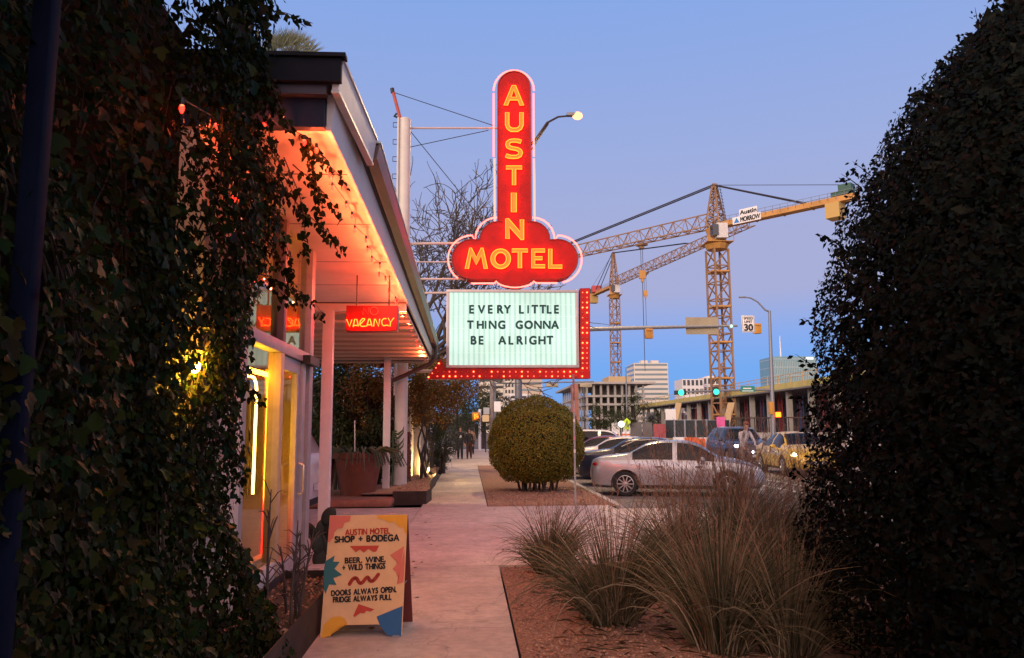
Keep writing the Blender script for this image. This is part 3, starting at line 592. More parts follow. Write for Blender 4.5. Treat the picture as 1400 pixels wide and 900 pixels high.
M_cor=mat('coral paint',(.72,.17,.11),.6,var=.06); M_mus=mat('mustard paint',(.80,.36,.02),.6,var=.06); M_tea=mat('teal paint',(.02,.13,.14),.6,var=.06); M_blu=mat('blue paint',(.015,.11,.27),.6,var=.06); M_rdp=mat('brick red paint',(.55,.05,.022),.6,var=.06); M_blk=mat('black letter paint',(.012,.01,.01),.6)
# front leaf with the arched foot cut-out
yo=lambda u:.955-.075*min(1,max(0,(u-.1)/.08))*min(1,max(0,(.92-u)/.14))+0.045*0
us=[0,.06,.12,.2,.3,.5,.7,.82,.90,.94,1]; vb_=[1,1,.985,.915,.905,.905,.905,.935,.99,1,1]
mb=MB()
for i in range(len(us)-1): mb.prism([B(us[i],0),B(us[i+1],0),B(us[i+1],vb_[i+1]),B(us[i],vb_[i])],th)
fl=mb.build('front_panel',M_tan,af)
bk=Vector((.05,.44,0))
mb=MB().prism([tl+th*2.2,tr+th*2.2,BR+bk+th,BL+bk+th],(0,.018,0)); mb.build('back_panel',mat('dark red back board',(.16,.03,.025),.6,var=.15,scale=5),af)
MB().box((tl.x+.1,YT+.005,tl.z-.0),(tl.x+.16,YT+.05,tl.z+.012)).build('hinge',M_steel,af); MB().box((tr.x-.16,YT+.005,tr.z-.01),(tr.x-.1,YT+.05,tr.z+.004)).build('hinge',M_steel,af)
MB().tube([B(.97,.6)+th*1.2,B(.97,.6)+Vector((.02,.22,0))],.004,5).build('stay_chain',M_steel,af)
MB().box((BR.x-.07,BR.y-.03,0.0),(BR.x-.02,BR.y,.012)).build('foot_glide',M_steel,af)
def paint(name,pts,m,d=.0042):
    return MB().prism([B(*cr(x,y),d) for x,y in pts],-nb*.0012).build(name,m,fl)
def fan(name,c,pts,m):
    mb=MB()
    for i in range(len(pts)-1): mb.add([B(*cr(*c),.0042),B(*cr(*pts[i]),.0042),B(*cr(*pts[i+1]),.0042)],[(0,1,2)])
    return mb.build(name,m,fl)
fan('painted_shape',(101,72),[(236,72),(228,112),(196,120),(182,156),(150,160),(128,186),(124,214),(98,248),(85,250)],M_cor)
fan('painted_shape',(601,72),[(602,205),(585,190),(578,160),(545,152),(520,118),(476,122),(448,100),(412,96),(404,72)],M_mus)
fan('painted_shape',(80,470),[(76,590),(62,560),(60,480),(63,420),(68,385),(70,375),(131,338),(122,378),(164,380),(130,425),(180,465),(122,486),(144,530),(96,526),(76,576)],M_tea)
fan('painted_shape',(560,410),[(584,282),(492,340),(530,372),(536,400),(508,432),(530,452),(540,480),(552,498),(538,532),(580,520),(588,400),(586,300)],M_cor)
fan('painted_shape',(480,770),[(576,672),(406,736),(428,790),(470,846),(500,862),(569,862),(576,672)],M_blu)
fan('painted_shape',(100,850),[(46,868),(62,780),(110,738),(160,728),(196,742),(216,776),(180,786),(150,800),(120,830),(96,868)],M_mus)
fan('painted_shape',(325,280),[(228,276),(268,318),(292,298),(320,322),(350,298),(384,318),(402,316),(420,276),(228,276)],M_rdp)
fan('painted_shape',(300,690),[(288,654),(392,690),(366,704),(342,696),(326,714),(300,712),(262,736),(254,728),(288,654)],M_rdp)
wv=[(228,526),(252,488),(276,486),(290,520),(310,522),(340,482),(352,486),(362,510),(384,508),(416,466)]
def paintline(pts,w,m,name='painted_stroke'):
    q=[B(*cr(x,y),.0) for x,y in pts]; return MB().tube(q,[w]*len(q),8).build(name,m,fl,smooth=True)
mb=MB()
def thick(pts,w):
    for a,b in zip(pts,pts[1:]):
        d=Vector((b[0]-a[0],b[1]-a[1])); n=Vector((-d.y,d.x)).normalized()*w
        mb.add([B(*cr(a[0]+n.x,a[1]+n.y),.0042),B(*cr(b[0]+n.x,b[1]+n.y),.0042),B(*cr(b[0]-n.x,b[1]-n.y),.0042),B(*cr(a[0]-n.x,a[1]-n.y),.0042)],[(0,1,2,3)])
    for a in pts: mb.add([B(*cr(a[0]+w*math.cos(k*.785),a[1]+w*math.sin(k*.785)),.0044) for k in range(8)],[tuple(range(8))])
def chaikin(p,n=2):
    for _ in range(n):
        q=[p[0]]
        for a,b in zip(p,p[1:]): q+=[(a[0]*.75+b[0]*.25,a[1]*.75+b[1]*.25),(a[0]*.25+b[0]*.75,a[1]*.25+b[1]*.75)]
        p=q+[p[-1]]
    return p
thick(chaikin(wv),12); mb.build('painted_stroke',M_rdp,fl)
def board_text(txt,x0,x1,y0l,y1l,y0r,y1r,m,bold=.0029):
    gl=[None if c==' ' else glyph(c) for c in txt]; bw=lambda v:(max(p[0] for p in v)-min(p[0] for p in v))
    wd=[.30 if g is None else max(.10,bw(g[0])) for g in gl]; gap=.115; tot=sum(wd)+gap*(len(txt)-1); X=0; mb=MB(); H=max(p[1] for p in glyph('H')[0])
    for g,w_ in zip(gl,wd):
        if g is not None:
            v,f,bd=g; x_=min(p[0] for p in v); vv=[]
            for p in v:
                a=(X+(p[0]-x_))/tot; q=min(1.03,p[1]/H); y0=y0l+(y0r-y0l)*a; y1=y1l+(y1r-y1l)*a; vv.append(B(*cr(x0+(x1-x0)*a,y1+(y0-y1)*q),.0055))
            mb.add(vv,f)
            for lp in loops_of(bd): mb.tube([vv[i] for i in lp],bold,5,closed=True)
        X+=w_+gap
    return mb.build('lettering',m,fl)
board_text('AUSTIN MOTEL',200,490,166,205,158,197,M_rdp,.0026); board_text('SHOP + BODEGA',132,550,212,252,204,246,M_blk,.0036)
board_text('BEER. WINE.',198,462,354,390,348,384,M_blk); board_text('+ WILD THINGS',182,460,400,438,392,428,M_blk); board_text('DOORS ALWAYS OPEN.',110,534,566,600,546,582,M_blk); board_text('FRIDGE ALWAYS FULL',122,502,608,642,596,630,M_blk)
# ------------------------------------------------------------------ near steel planter with dry stalks
cA=G(452,846); pl=thing('steel_planter','rusty dark steel planter full of leaf litter beside the storefront','planter',(-1.5,4.6,0))
x1=cA.x-.0; x0=XG+.04; y1=cA.y+.62; y0=3.2; hP=.30; w=.008
def ring(x0,x1,y0,y1,h,m,parent,name='side_panel'):
    for bb in (((x0,y0,0),(x1,y0+w,h)),((x0,y1-w,0),(x1,y1,h)),((x0,y0+w,0),(x0+w,y1-w,h)),((x1-w,y0+w,0),(x1,y1-w,h))): MB().box(*bb).build(name,m,parent)
ring(x0,x1,y0,y1,hP,M_dksteel,pl)
MB().box((x0+w,y0+w,.02),(x1-w,y1-w,hP-.07)).build('soil',mat('dark mulch',(.05,.035,.028),.95,var=.5,scale=30,bump=.8,bscale=90),pl)
M_litter=leafmat('leaf litter',[(.07,.035,.02),(.16,.08,.045),(.24,.15,.09),(.10,.05,.03)],.8,.2,0)
n=900; Pp=np.column_stack([rng.uniform(x0+.02,x1-.02,n),rng.uniform(y0,y1-.02,n),hP-.068+rng.uniform(0,.03,n)])
o=leaf_mesh('litter',Pp,np.tile([0,0,1.],(n,1)),.035,M_litter,pl,rng,'oval',jitter=.5); o['kind']='stuff'
stones('gravel_mulch',x0+.02,x1-.02,y0,y1-.02,500,hP-.068,9,pl,m=M_stone,s=(.008,.022))
M_stalk=leafmat('dry stalk',[(.05,.035,.03),(.10,.06,.045),(.16,.10,.07)],.7,.2,0)
M_stalk2=mat('dry stalk bark',(.075,.05,.042),.8,var=.3,scale=20)
for k,(px,py,h) in enumerate(((363,845,.95),(397,845,.72),(405,835,.60),(418,840,.66),(428,838,.42),(392,830,.5))):
    c=G(px,py+8,hP-.07); c.x=min(max(c.x,x0+.05),x1-.06); c.y=min(c.y,y1-.1); dp=thing('dry_plant','upright dead flower stalk standing in the near steel planter','plant',c,0,'dead stalks in the near planter')
    mb=MB(); rr=np.random.default_rng(k); tip=Vector((rr.normal()*.06,rr.normal()*.05,h)); pts=[c+tip*t+Vector((rr.normal()*.006,0,0)) for t in (0,.35,.7,1)]; mb.tube(pts,[.013,.011,.008,.004],6)
    for q in range(16):
        t=rr.uniform(.1,.95); p=c+tip*t; d=Vector((rr.normal()*.07,rr.normal()*.06,rr.uniform(.06,.2)*h)); mb.tube([p,p+d*.6+Vector((0,0,.02)),p+d],[.005,.004,.002],5)
    mb.build('stalk',M_stalk2,dp)
# ------------------------------------------------------------------ ivy on the near wall
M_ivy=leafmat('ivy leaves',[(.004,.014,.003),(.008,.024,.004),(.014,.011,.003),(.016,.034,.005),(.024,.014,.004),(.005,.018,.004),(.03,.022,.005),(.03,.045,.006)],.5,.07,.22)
M_stem=mat('vine stem',(.06,.038,.025),.8,var=.3,scale=30)
iv=thing('climbing_ivy','dark wall-high mass of climbing ivy with browning lobed leaves covering the near wall','ivy',(-1.8,3,0))
def ivx(y,z): # how far the ivy face stands into the pavement
    b=.30+.10*math.sin(y*2.3+z*1.1)+.09*math.sin(z*2.7-y*1.3)+.05*math.sin(y*6.1+z*4.3)
    b+=.40*max(0,min(1,(1.15-z)/1.15))**1.2*max(0,min(1,(y-2.8)/2))
    b+=.30*max(0,min(1,(z-2.6)/1.2))*max(0,min(1,(6.2-y)/2.0)) 
    return XG-.05+b
def ivy_end(z): # the far, ragged edge of the mass
    pts=[(0,5.9),(.35,5.6),(.7,5.35),(1.2,5.35),(1.6,5.45),(2.1,5.6),(2.5,5.7),(2.9,5.8),(3.3,5.75),(3.7,5.45),(4.1,5.0),(4.6,4.75),(5.2,4.4)]
    return float(np.interp(z,[p[0] for p in pts],[p[1] for p in pts]))
def ivy_pts(n,rg,y0,dep):
    P=[];N=[]
    while len(P)<n:
        z=rg.uniform(0.02,5.0) ; e=ivy_end(z); y=rg.uniform(y0,e+.1)
        if y>e+.12*math.sin(z*9+2)+.06*rg.normal(): continue
        if z>4.35+.5*math.sin(y*2.2)*.5+ (.35 if y<4.9 else -.6): continue
        x=ivx(y,z)-abs(rg.normal(0,dep)); 
        edge=max(0,1-(e-y)/.5); x-=edge*.16
        P.append((x,y,z)); N.append((1,-.15+.5*edge,.25))
    return np.array(P),np.array(N)
r_=np.random.default_rng(11)
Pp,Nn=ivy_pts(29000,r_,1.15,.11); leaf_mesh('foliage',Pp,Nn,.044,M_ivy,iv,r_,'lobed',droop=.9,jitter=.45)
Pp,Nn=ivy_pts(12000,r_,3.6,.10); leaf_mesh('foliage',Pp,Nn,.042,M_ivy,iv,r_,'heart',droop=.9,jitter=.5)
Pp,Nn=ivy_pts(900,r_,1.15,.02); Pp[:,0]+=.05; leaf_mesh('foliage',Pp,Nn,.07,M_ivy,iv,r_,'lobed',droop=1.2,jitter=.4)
mb=MB(); 
for k in range(70):
    y=r_.uniform(1.2,5.6); z=r_.uniform(.2,1.0); pts=[]
    for q in range(9): pts.append((ivx(y,min(z,4.4))-.13,y,z)); y+=r_.normal()*.12; z+=r_.uniform(.15,.55); y=min(y,ivy_end(z)-.35)
    mb.tube(pts,[.008,.007,.006,.006,.005,.005,.004,.003,.002],5)
mb.build('stem',M_stem,iv)
# drooping sprays against the lit soffit and beside the glass
def spray(p0,d,L,n,size,par,rg,mt,droop=.5,shape='heart'):
    pts=[Vector(p0)]; d=Vector(d).normalized()
    for k in range(8): d=(d+Vector((rg.normal()*.12,rg.normal()*.12,-droop*.12))).normalized(); pts.append(pts[-1]+d*L/8)
    MB().tube(pts,[.006-.0006*k for k in range(9)],5).build('sprig',M_stem if par is iv else M_dstem,par)
    P=[];N=[];D=[]
    for k in range(n):
        t=rg.uniform(.12,1)*7.99; i=int(t); p=pts[i].lerp(pts[i+1],t-i); P.append(p+Vector((rg.normal()*.02,rg.normal()*.02,-abs(rg.normal())*.03))); N.append((rg.normal(),rg.normal(),.5)); D.append(d+Vector((rg.normal()*.6,rg.normal()*.6,-.8)))
    leaf_mesh('foliage',np.array(P),np.array(N,float),size,mt,par,rg,shape,dirs=np.array(D),jitter=.3)
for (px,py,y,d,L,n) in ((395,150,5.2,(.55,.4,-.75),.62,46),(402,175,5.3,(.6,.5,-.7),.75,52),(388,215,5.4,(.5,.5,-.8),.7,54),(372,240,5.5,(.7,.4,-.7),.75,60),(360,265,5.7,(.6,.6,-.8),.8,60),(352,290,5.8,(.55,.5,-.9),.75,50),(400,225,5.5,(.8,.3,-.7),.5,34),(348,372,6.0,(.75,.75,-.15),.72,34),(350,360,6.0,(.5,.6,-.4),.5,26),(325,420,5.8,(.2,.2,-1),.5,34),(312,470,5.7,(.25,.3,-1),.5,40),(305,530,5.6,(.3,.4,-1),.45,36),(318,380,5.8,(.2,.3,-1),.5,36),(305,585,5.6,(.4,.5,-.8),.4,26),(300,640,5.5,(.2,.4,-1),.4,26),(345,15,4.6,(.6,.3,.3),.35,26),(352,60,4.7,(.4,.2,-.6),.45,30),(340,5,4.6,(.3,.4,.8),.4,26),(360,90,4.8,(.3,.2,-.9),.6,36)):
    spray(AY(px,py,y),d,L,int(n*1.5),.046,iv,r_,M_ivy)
# added lamp in the ivy, standing in for the window neon's yellow light
wl=thing('added_ivy_lamp','added yellow glowing lamp half buried in the ivy beside the storefront','lamp',AY(300,535,5.35))
c=AX(296,500,-1.50); c.x=ivx(c.y,c.z)-.06
MB().lathe([(.05,0),(.055,.02),(.02,.03)],c+Vector((0,0,.09)),10).build('cap',M_dksteel,wl); MB().sphere(c,.032,12,8,(1,1,1.4)).build('lamp_glass',emis('added lamp glass',(900,420,22)),wl,smooth=True); MB().tube([c+Vector((0,0,.1)),c+Vector((-.06,0,.16)),c+Vector((-.2,0,.12))],.012,6).build('bracket',M_dksteel,wl)
# slim blue-grey steel post in front of the ivy
pp=thing('steel_post','slim dark blue-grey steel post standing in the ivy close to the viewer','post',(-1.22,2.18,0))
x=AY(42,300,2.45).x; MB().box((x-.03,2.42,0),(x+.03,2.48,4.6)).build('pole',mat('blue grey post paint',(.005,.009,.022),.7,var=.15,scale=7,spec=.03),pp,bevel=.004); MB().box((x-.08,2.36,0),(x+.08,2.54,.015)).build('base_plate',M_dksteel,pp)
# ------------------------------------------------------------------ big evergreen shrub on the right
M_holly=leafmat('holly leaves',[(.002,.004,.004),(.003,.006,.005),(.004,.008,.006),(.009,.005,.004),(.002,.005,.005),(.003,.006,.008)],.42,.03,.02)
hs=thing('evergreen_shrub','huge near-black cone-shaped evergreen shrub with glossy leaves','shrub',(4.4,5.3,0))
ZR=[0,.3,.85,1.6,2.7,3.4,4.0,4.43,4.8,5.05]; RR=[1.95,2.14,2.15,2.03,1.88,1.62,1.26,.92,.5,.05]
r_=np.random.default_rng(21); Pp=[];Nn=[]
hx,hy=4.60,5.40
while len(Pp)<60000:
    z=r_.uniform(.03,5.05); t=r_.uniform(0,2*math.pi); Rz=np.interp(z,ZR,RR)
    if r_.random()>Rz/2.17: continue
    if math.sin(t)>.55 and r_.random()<.85: continue      # the far side needs few leaves
    q=.99-abs(r_.normal(0,.05))-(.06 if r_.random()<.3 else 0)+.022*math.sin(5*t+3*z)*math.sin(4.3*z+t)+0
    rr=Rz*q; Pp.append((hx+rr*math.cos(t),hy+rr*math.sin(t),z+r_.normal()*.03)); Nn.append((math.cos(t),math.sin(t),.45))
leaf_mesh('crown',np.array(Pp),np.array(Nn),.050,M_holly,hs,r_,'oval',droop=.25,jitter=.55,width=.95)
mb=MB()
for k in range(36):
    t=r_.uniform(0,2*math.pi); z=r_.uniform(.3,3.4); Rz=np.interp(z,ZR,RR)*.95; mb.tube([(hx+.1*math.cos(t),hy+.1*math.sin(t),.2+z*.35),(hx+Rz*.5*math.cos(t),hy+Rz*.5*math.sin(t),z*.8+.2),(hx+Rz*.9*math.cos(t),hy+Rz*.9*math.sin(t),z+.1)],[.035,.02,.006],5)
M_dstem=mat('dark twig bark',(.010,.008,.006),.9,spec=.05); mb.build('branch',M_dstem,hs); MB().tube([(hx,hy,-.02),(hx+.03,hy,1.5),(hx,hy,4.0)],[.10,.07,.02],8).build('trunk',M_stem,hs)
for k in range(46):
    z=r_.uniform(.6,4.8); t=math.pi*(1+r_.uniform(-.32,.42)); Rz=np.interp(z,ZR,RR); spray((hx+Rz*.97*math.cos(t),hy+Rz*.97*math.sin(t),z),(math.cos(t)*.7,math.sin(t)*.7,.7),.2,11,.06,hs,r_,M_holly,0,'oval')
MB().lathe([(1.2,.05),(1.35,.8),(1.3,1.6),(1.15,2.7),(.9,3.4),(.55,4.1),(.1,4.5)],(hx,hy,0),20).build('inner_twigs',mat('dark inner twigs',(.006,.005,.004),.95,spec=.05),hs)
# dense inner twigs so that only pinholes of light come through
Pp=[];Nn=[]
while len(Pp)<24000:
    z=r_.uniform(.05,4.9); t=r_.uniform(0,6.28); Rz=np.interp(z,ZR,RR)*r_.uniform(.55,.9); Pp.append((hx+Rz*math.cos(t),hy+Rz*math.sin(t),z)); Nn.append((math.cos(t),math.sin(t),0))
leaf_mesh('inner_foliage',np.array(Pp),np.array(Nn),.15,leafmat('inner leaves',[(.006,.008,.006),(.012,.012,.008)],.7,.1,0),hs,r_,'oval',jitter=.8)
# ------------------------------------------------------------------ clumps of ornamental grass
M_grass=leafmat('dry grass blades',[(.035,.05,.026),(.10,.09,.05),(.25,.20,.12),(.05,.065,.033),(.46,.36,.23),(.13,.115,.06),(.03,.04,.022),(.36,.27,.16)],.65,.15,.2)
M_seed=leafmat('grass seed heads',[(.30,.16,.10),(.40,.25,.17),(.22,.12,.075)],.8,.15,.2)
def ribbon(mb_v,mb_f,p,w):
    n0=len(mb_v)
    for i,q in enumerate(p):
        d=p[min(i+1,len(p)-1)]-p[max(i-1,0)]; s_=np.cross(d,[.3,-1,.1]); s_/=np.linalg.norm(s_)+1e-9; ww=w*(1-.85*(i/(len(p)-1))**1.5); mb_v.append(q-s_*ww); mb_v.append(q+s_*ww)
    for i in range(len(p)-1): a=n0+2*i; mb_f.append((a,a+1,a+3,a+2))
def grass_clump(c,rad,h,n,nst,hst,seed,label):
    r=np.random.default_rng(seed); th_=thing('grass_clump',label,'grass clump',c,0,'ornamental grass clumps'); V=[];F=[]; c=np.array(c)
    tf=[(r.uniform(0,6.283),r.uniform(.15,1),r.uniform(.7,1.25)) for _ in range(26)]
    for k in range(int(n*.5)):
        a,q,lf=tf[r.integers(0,26)]; a+=r.normal()*.3; q=min(1,max(.02,q+r.normal()*.22)); lean=q*r.uniform(.45,1.2); L=h*r.uniform(.55,1.3)*lf
        b=c+np.array([math.cos(a),math.sin(a),0])*rad*.22*q; o=np.array([math.cos(a+r.normal()*.4),math.sin(a+r.normal()*.4),0]); pts=[]
        bend=r.uniform(.35,1.35)*q+.12; ang=1.5-lean*.55; p=b.copy(); step=L/7
        for i in range(8): pts.append(p.copy()); p=p+(o*math.cos(ang)+np.array([0,0,math.sin(ang)]))*step; ang-=bend*.26*(.4+i*.22)
        if pts[-1][2]<.0: pts=[x if x[2]>.01 else np.array([x[0],x[1],.01+.01*r.random()]) for x in pts]
        ribbon(V,F,pts,r.uniform(.0018,.0066))
    mb=MB(); mb.v=V; mb.f=F; mb.m=[0]*len(F); mb.build('blades',M_grass,th_)
    V=[];F=[];mb=MB()
    for k in range(nst):
        a=r.uniform(0,6.283); q=r.uniform(0,1)**.6; b=c+np.array([math.cos(a),math.sin(a),0])*rad*.2*q; L=hst*r.uniform(.72,1.1); lean=.10+.30*q*r.random(); o=np.array([math.cos(a),math.sin(a),0]); pts=[b+o*lean*L*(t**1.6)+np.array([0,0,L*t*(1-.1*q*t)]) for t in np.linspace(0,1,7)]
        ribbon(V,F,pts,.0028)
        n0=pts[3:] # feathery head on the upper part
        for j in range(16):
            t=r.uniform(3.4,5.99); i=int(t); p=pts[i]+(pts[i+1]-pts[i])*(t-i); e=p+np.array([r.normal()*.016,r.normal()*.016,r.uniform(.02,.06)]); ribbon(V,F,[p,(p+e)/2,e],.0024)
    mb.v=V; mb.f=F; mb.m=[0]*len(F)
    if V: mb.build('seed_stalks',M_seed,th_)
gl=[(a,b,c*1.06,d,int(e*1.5),f*1.13,g) for a,b,c,d,e,f,g in [((752,786),.62,.62,1500,20,.85,'small low clump of dry grass at the corner of the driveway'),((838,852),.85,.74,2200,26,1.0,'round arching clump of dry grass spilling onto the gravel'),((930,800),.8,.70,2000,60,1.45,'clump of dry grass with tall brown seed stalks in front of the silver car'),((958,752),.6,1.15,1800,80,1.62,'tallest clump of grass, upright with a dense dark centre'),((985,890),.9,.80,2300,24,1.05,'grass clump lowest in the picture beside the evergreen shrub'),((1052,800),.8,.85,1900,46,1.45,'clump of grass with thin dark stalks close against the evergreen shrub'),((890,748),.7,.55,1200,30,1.05,'reddish clump of grass at the back edge of the driveway bed'),((1085,760),.7,.8,1300,50,1.5,'grass clump with sparse tall stalks against the pale street'),((1080,895),.8,.7,1500,16,.9,'shaded grass clump under the edge of the evergreen shrub'),((1020,738),.7,.6,1400,60,1.45,'far grass clump with feathery stalks before the road')]]
for k,(pq,rd,h,n,ns,hs_,lb) in enumerate(gl):
    c=G(*pq,-.02); grass_clump((c.x,min(c.y,9.2),-.02),rd,h,n,ns,hs_,50+k,lb)
_n=1500; _P=np.column_stack([rng.uniform(.45,3.2,_n)**1,rng.uniform(4.2,9.3,_n),np.full(_n,.004)]); _P[:,2]+=rng.uniform(0,.012,_n); _P=_P[(_P[:,0]>.62+rng.uniform(0,.5,_n))]
_a=rng.uniform(0,6.283,len(_P)); leaf_mesh('litter',_P,np.tile([0,0,1.],(len(_P),1)),.17,M_grass,None,rng,'oval',jitter=.06,dirs=np.column_stack([np.cos(_a)*3,np.sin(_a)*3,_a*0]),width=.05)['kind']='stuff'
# ------------------------------------------------------------------ round clipped bush
M_top=leafmat('clipped bush leaves',[(.10,.13,.02),(.17,.18,.025),(.27,.21,.03),(.24,.14,.03),(.14,.15,.022),(.34,.27,.035)],.55,.15,.2)
cb_=AY(733,607,21.0); tb=thing('clipped_bush','large round clipped bush with bare stems in the granite bed','bush',(cb_.x,21,-.02))
r_=np.random.default_rng(31); n=44000; d=r_.normal(0,1,(n,3)); d/=np.linalg.norm(d,axis=1)[:,None]; n=len(d)
lump=1+.018*np.sin(d[:,0]*9+d[:,2]*7)+.022*np.sin(d[:,2]*13+d[:,1]*8)+(.012)*np.sin(d[:,0]*17-d[:,2]*11)+np.where(r_.random(n)<.012,.05*r_.random(n),0)
q=(1-np.abs(r_.normal(0,.045,n)))*lump; rx=1.30
Pp=np.column_stack([cb_.x+d[:,0]*q*rx,21+d[:,1]*q*rx,cb_.z+.02+d[:,2]*q*np.where(d[:,2]>0,1.27,1.24)])
k_=Pp[:,2]>.20+.1*r_.random(n); leaf_mesh('foliage',Pp[k_],d[k_],.055,M_top,tb,r_,'oval',jitter=.55)
MB().sphere((cb_.x,21,cb_.z),1.12,20,14,(1,1,.95)).build('inner_twigs',mat('dark twigs',(.02,.016,.008),.95,var=.4,scale=9),tb)
for k in range(15):
    a=k*.42; p0=Vector((cb_.x+.55*math.cos(a)*(.5+.5*r_.random()),21+.4*math.sin(a)-.1,-.04)); MB().tube([p0,p0+Vector((.05*r_.normal(),0,.3)),p0+Vector((.25*math.cos(a),.1*math.sin(a),.85))],[.04,.034,.03],6).build('stem',M_stem,tb)
# ------------------------------------------------------------------ cars
M_tyre=M_rub; M_rim=mat('alloy rim',(.62,.60,.60),.3,metal=.8,var=.05); M_cglass=mat('car window glass',(.006,.009,.014),.03,spec=.35,var=0); M_under=mat('car underside',(.012,.012,.012),.9)
M_tail=mat('red tail lens',(.28,.01,.01),.15,var=.1); M_hl=mat('headlamp lens',(.65,.65,.68),.1,metal=.3,var=.05); M_chrome=mat('chrome trim',(.7,.7,.7),.15,metal=1,var=0)
M_plate=mat('licence plate',(.55,.56,.58),.5,var=.05); M_grille=mat('dark grille',(.015,.015,.018),.4)
def paintmat(name,c,metal=.55,rough=.3):
    m=mat(name,c,rough,metal=metal,var=.06,scale=2); b=m.node_tree.nodes['Principled BSDF']; b.inputs['Coat Weight'].default_value=.6; b.inputs['Coat Roughness'].default_value=.08; return m
ST={'sedan':[(-2.30,.58,.42,.70,.76,.50),(-2.22,.78,.30,.88,.96,.64),(-2.0,.865,.23,.945,1.04,.69),(-1.6,.895,.21,.955,1.09,.72),(-1.28,.90,.20,.955,1.135,.70),(-.75,.90,.2,.945,1.40,.57),(-.3,.90,.2,.94,1.47,.56),(.15,.90,.2,.93,1.465,.56),(.5,.90,.2,.92,1.41,.57),(1.2,.90,.2,.91,1.04,.68),(1.65,.885,.21,.87,.95,.70),(2.0,.83,.23,.77,.83,.64),(2.2,.72,.27,.66,.72,.54),(2.30,.52,.34,.54,.58,.40)],
 'suv':[(-2.28,.70,.45,.95,1.02,.60),(-2.22,.86,.34,1.06,1.20,.66),(-2.05,.90,.28,1.08,1.55,.60),(-1.6,.92,.26,1.08,1.68,.62),(-.6,.92,.26,1.07,1.72,.62),(.2,.92,.26,1.05,1.70,.61),(.55,.92,.26,1.04,1.62,.61),(1.15,.92,.26,1.03,1.16,.70),(1.6,.90,.26,.99,1.08,.72),(2.0,.86,.28,.90,.97,.66),(2.18,.76,.32,.78,.85,.55),(2.26,.55,.4,.62,.68,.42)]}
def make_car(name,label,body,loc,rz,kind='sedan',sc=1.0,group=None,lights_on=None,tail_on=False,trim=False,glass=None):
    root=thing(name,label,'car',loc,rz,group); st=ST[kind]; xs=sorted(set(list(np.linspace(st[0][0],st[-1][0],44))+[s[0] for s in st]+[-1.12,-.98,-.06,.06,.46,1.16]))
    A=np.array(st); 
    def smooth(x,c):
        # monotone-ish cubic through the stations
        i=int(np.clip(np.searchsorted(A[:,0],x)-1,0,len(A)-2)); x0,x1=A[i,0],A[i+1,0]; t=(x-x0)/(x1-x0)
        m=lambda k: 0 if k<=0 or k>=len(A)-1 else (0 if (A[k,c]-A[k-1,c])*(A[k+1,c]-A[k,c])<=0 else 2/(1/((A[k,c]-A[k-1,c])/(A[k,0]-A[k-1,0]))+1/((A[k+1,c]-A[k,c])/(A[k+1,0]-A[k,0]))))
        h=x1-x0; return (2*t**3-3*t**2+1)*A[i,c]+(t**3-2*t**2+t)*h*m(i)+(-2*t**3+3*t**2)*A[i+1,c]+(t**3-t**2)*h*m(i+1)
    rg0,rg1=(-1.28,-.72) if kind=='sedan' else (-2.2,-1.98); ws0,ws1=(.48,1.2) if kind=='sedan' else (.53,1.15); sw0,sw1=(-1.14,.98) if kind=='sedan' else (-1.9,.98)
    V=[];rows=[];gl={}
    for x in xs:
        w,zl,zs,zt,wt=[smooth(x,c) for c in range(1,6)]; hh=zs-zl
        half=[(0,zl),(.8*w,zl),(.97*w,zl+.07),(w*.995,zl+.28*hh),(w,zl+.6*hh),(w*.985,zl+.86*hh),(.955*w,zs),(.955*w+(wt-.955*w)*.08,zs+.02*(zt-zs)/.3),(wt*.5+.955*w*.5-.0+.02*(zt>zs+.2),zs+(zt-zs)*.52),(wt*1.02,zt-.055*min(1,(zt-zs)/.4)),(wt*.93,zt-.022*min(1,(zt-zs)/.4)),(wt*.5,zt+.004),(0,zt+.012)]
        full=half+[(-y,z) for y,z in half[-2:0:-1]]; rows.append(len(V)); V+=[(x,y,z) for y,z in full]
    n=len(full); nh=len(half); F=[];Mi=[]
    for i in range(len(xs)-1):
        xm=(xs[i]+xs[i+1])/2
        for j in range(n):
            a,b=rows[i],rows[i+1]; F.append((a+j,b+j,b+(j+1)%n,a+(j+1)%n)); jj=j if j<nh-1 else n-1-j
            m=0
            if jj in (7,8) and sw0<xm<sw1 and not(-.06<xm<.06) and not (kind=='suv' and -1.12<xm<-.98): m=1
            if jj in (10,11) and (rg0<xm<rg1): m=2
            if jj in (10,11) and (ws0<xm<ws1): m=3
            Mi.append(m)
    F.append(tuple(range(n))); Mi.append(0); F.append(tuple(range(rows[-1]+n-1,rows[-1]-1,-1))); Mi.append(0)
    me=bpy.data.meshes.new('body'); me.from_pydata(V,[],F)
    g=glass or M_cglass
    for m in (body,g,g,g,M_under): me.materials.append(m)
    me.polygons.foreach_set('material_index',Mi); bm=bmesh.new(); bm.from_mesh(me); bmesh.ops.recalc_face_normals(bm,faces=bm.faces); bm.to_mesh(me); bm.free()
    wr=.33 if kind=='sedan' else .36; wx=(-1.32,1.34)
    tmp=bpy.data.objects.new('tmp',me); COL.objects.link(tmp); cut=MB()
    for x in wx:
        for s in (-1,1): cut.lathe([(wr+.055,-.2),(wr+.055,.2)],(x,s*.86,wr),28,(0,1,0))
    co=cut.build('cut',M_under); md=tmp.modifiers.new('b','BOOLEAN'); md.operation='DIFFERENCE'; md.object=co; md.solver='EXACT'; md.material_mode='TRANSFER'
    dg=bpy.context.evaluated_depsgraph_get(); m2=bpy.data.meshes.new_from_object(tmp.evaluated_get(dg)); bpy.data.objects.remove(tmp); bpy.data.objects.remove(co)
    names=[m.name for m in m2.materials]
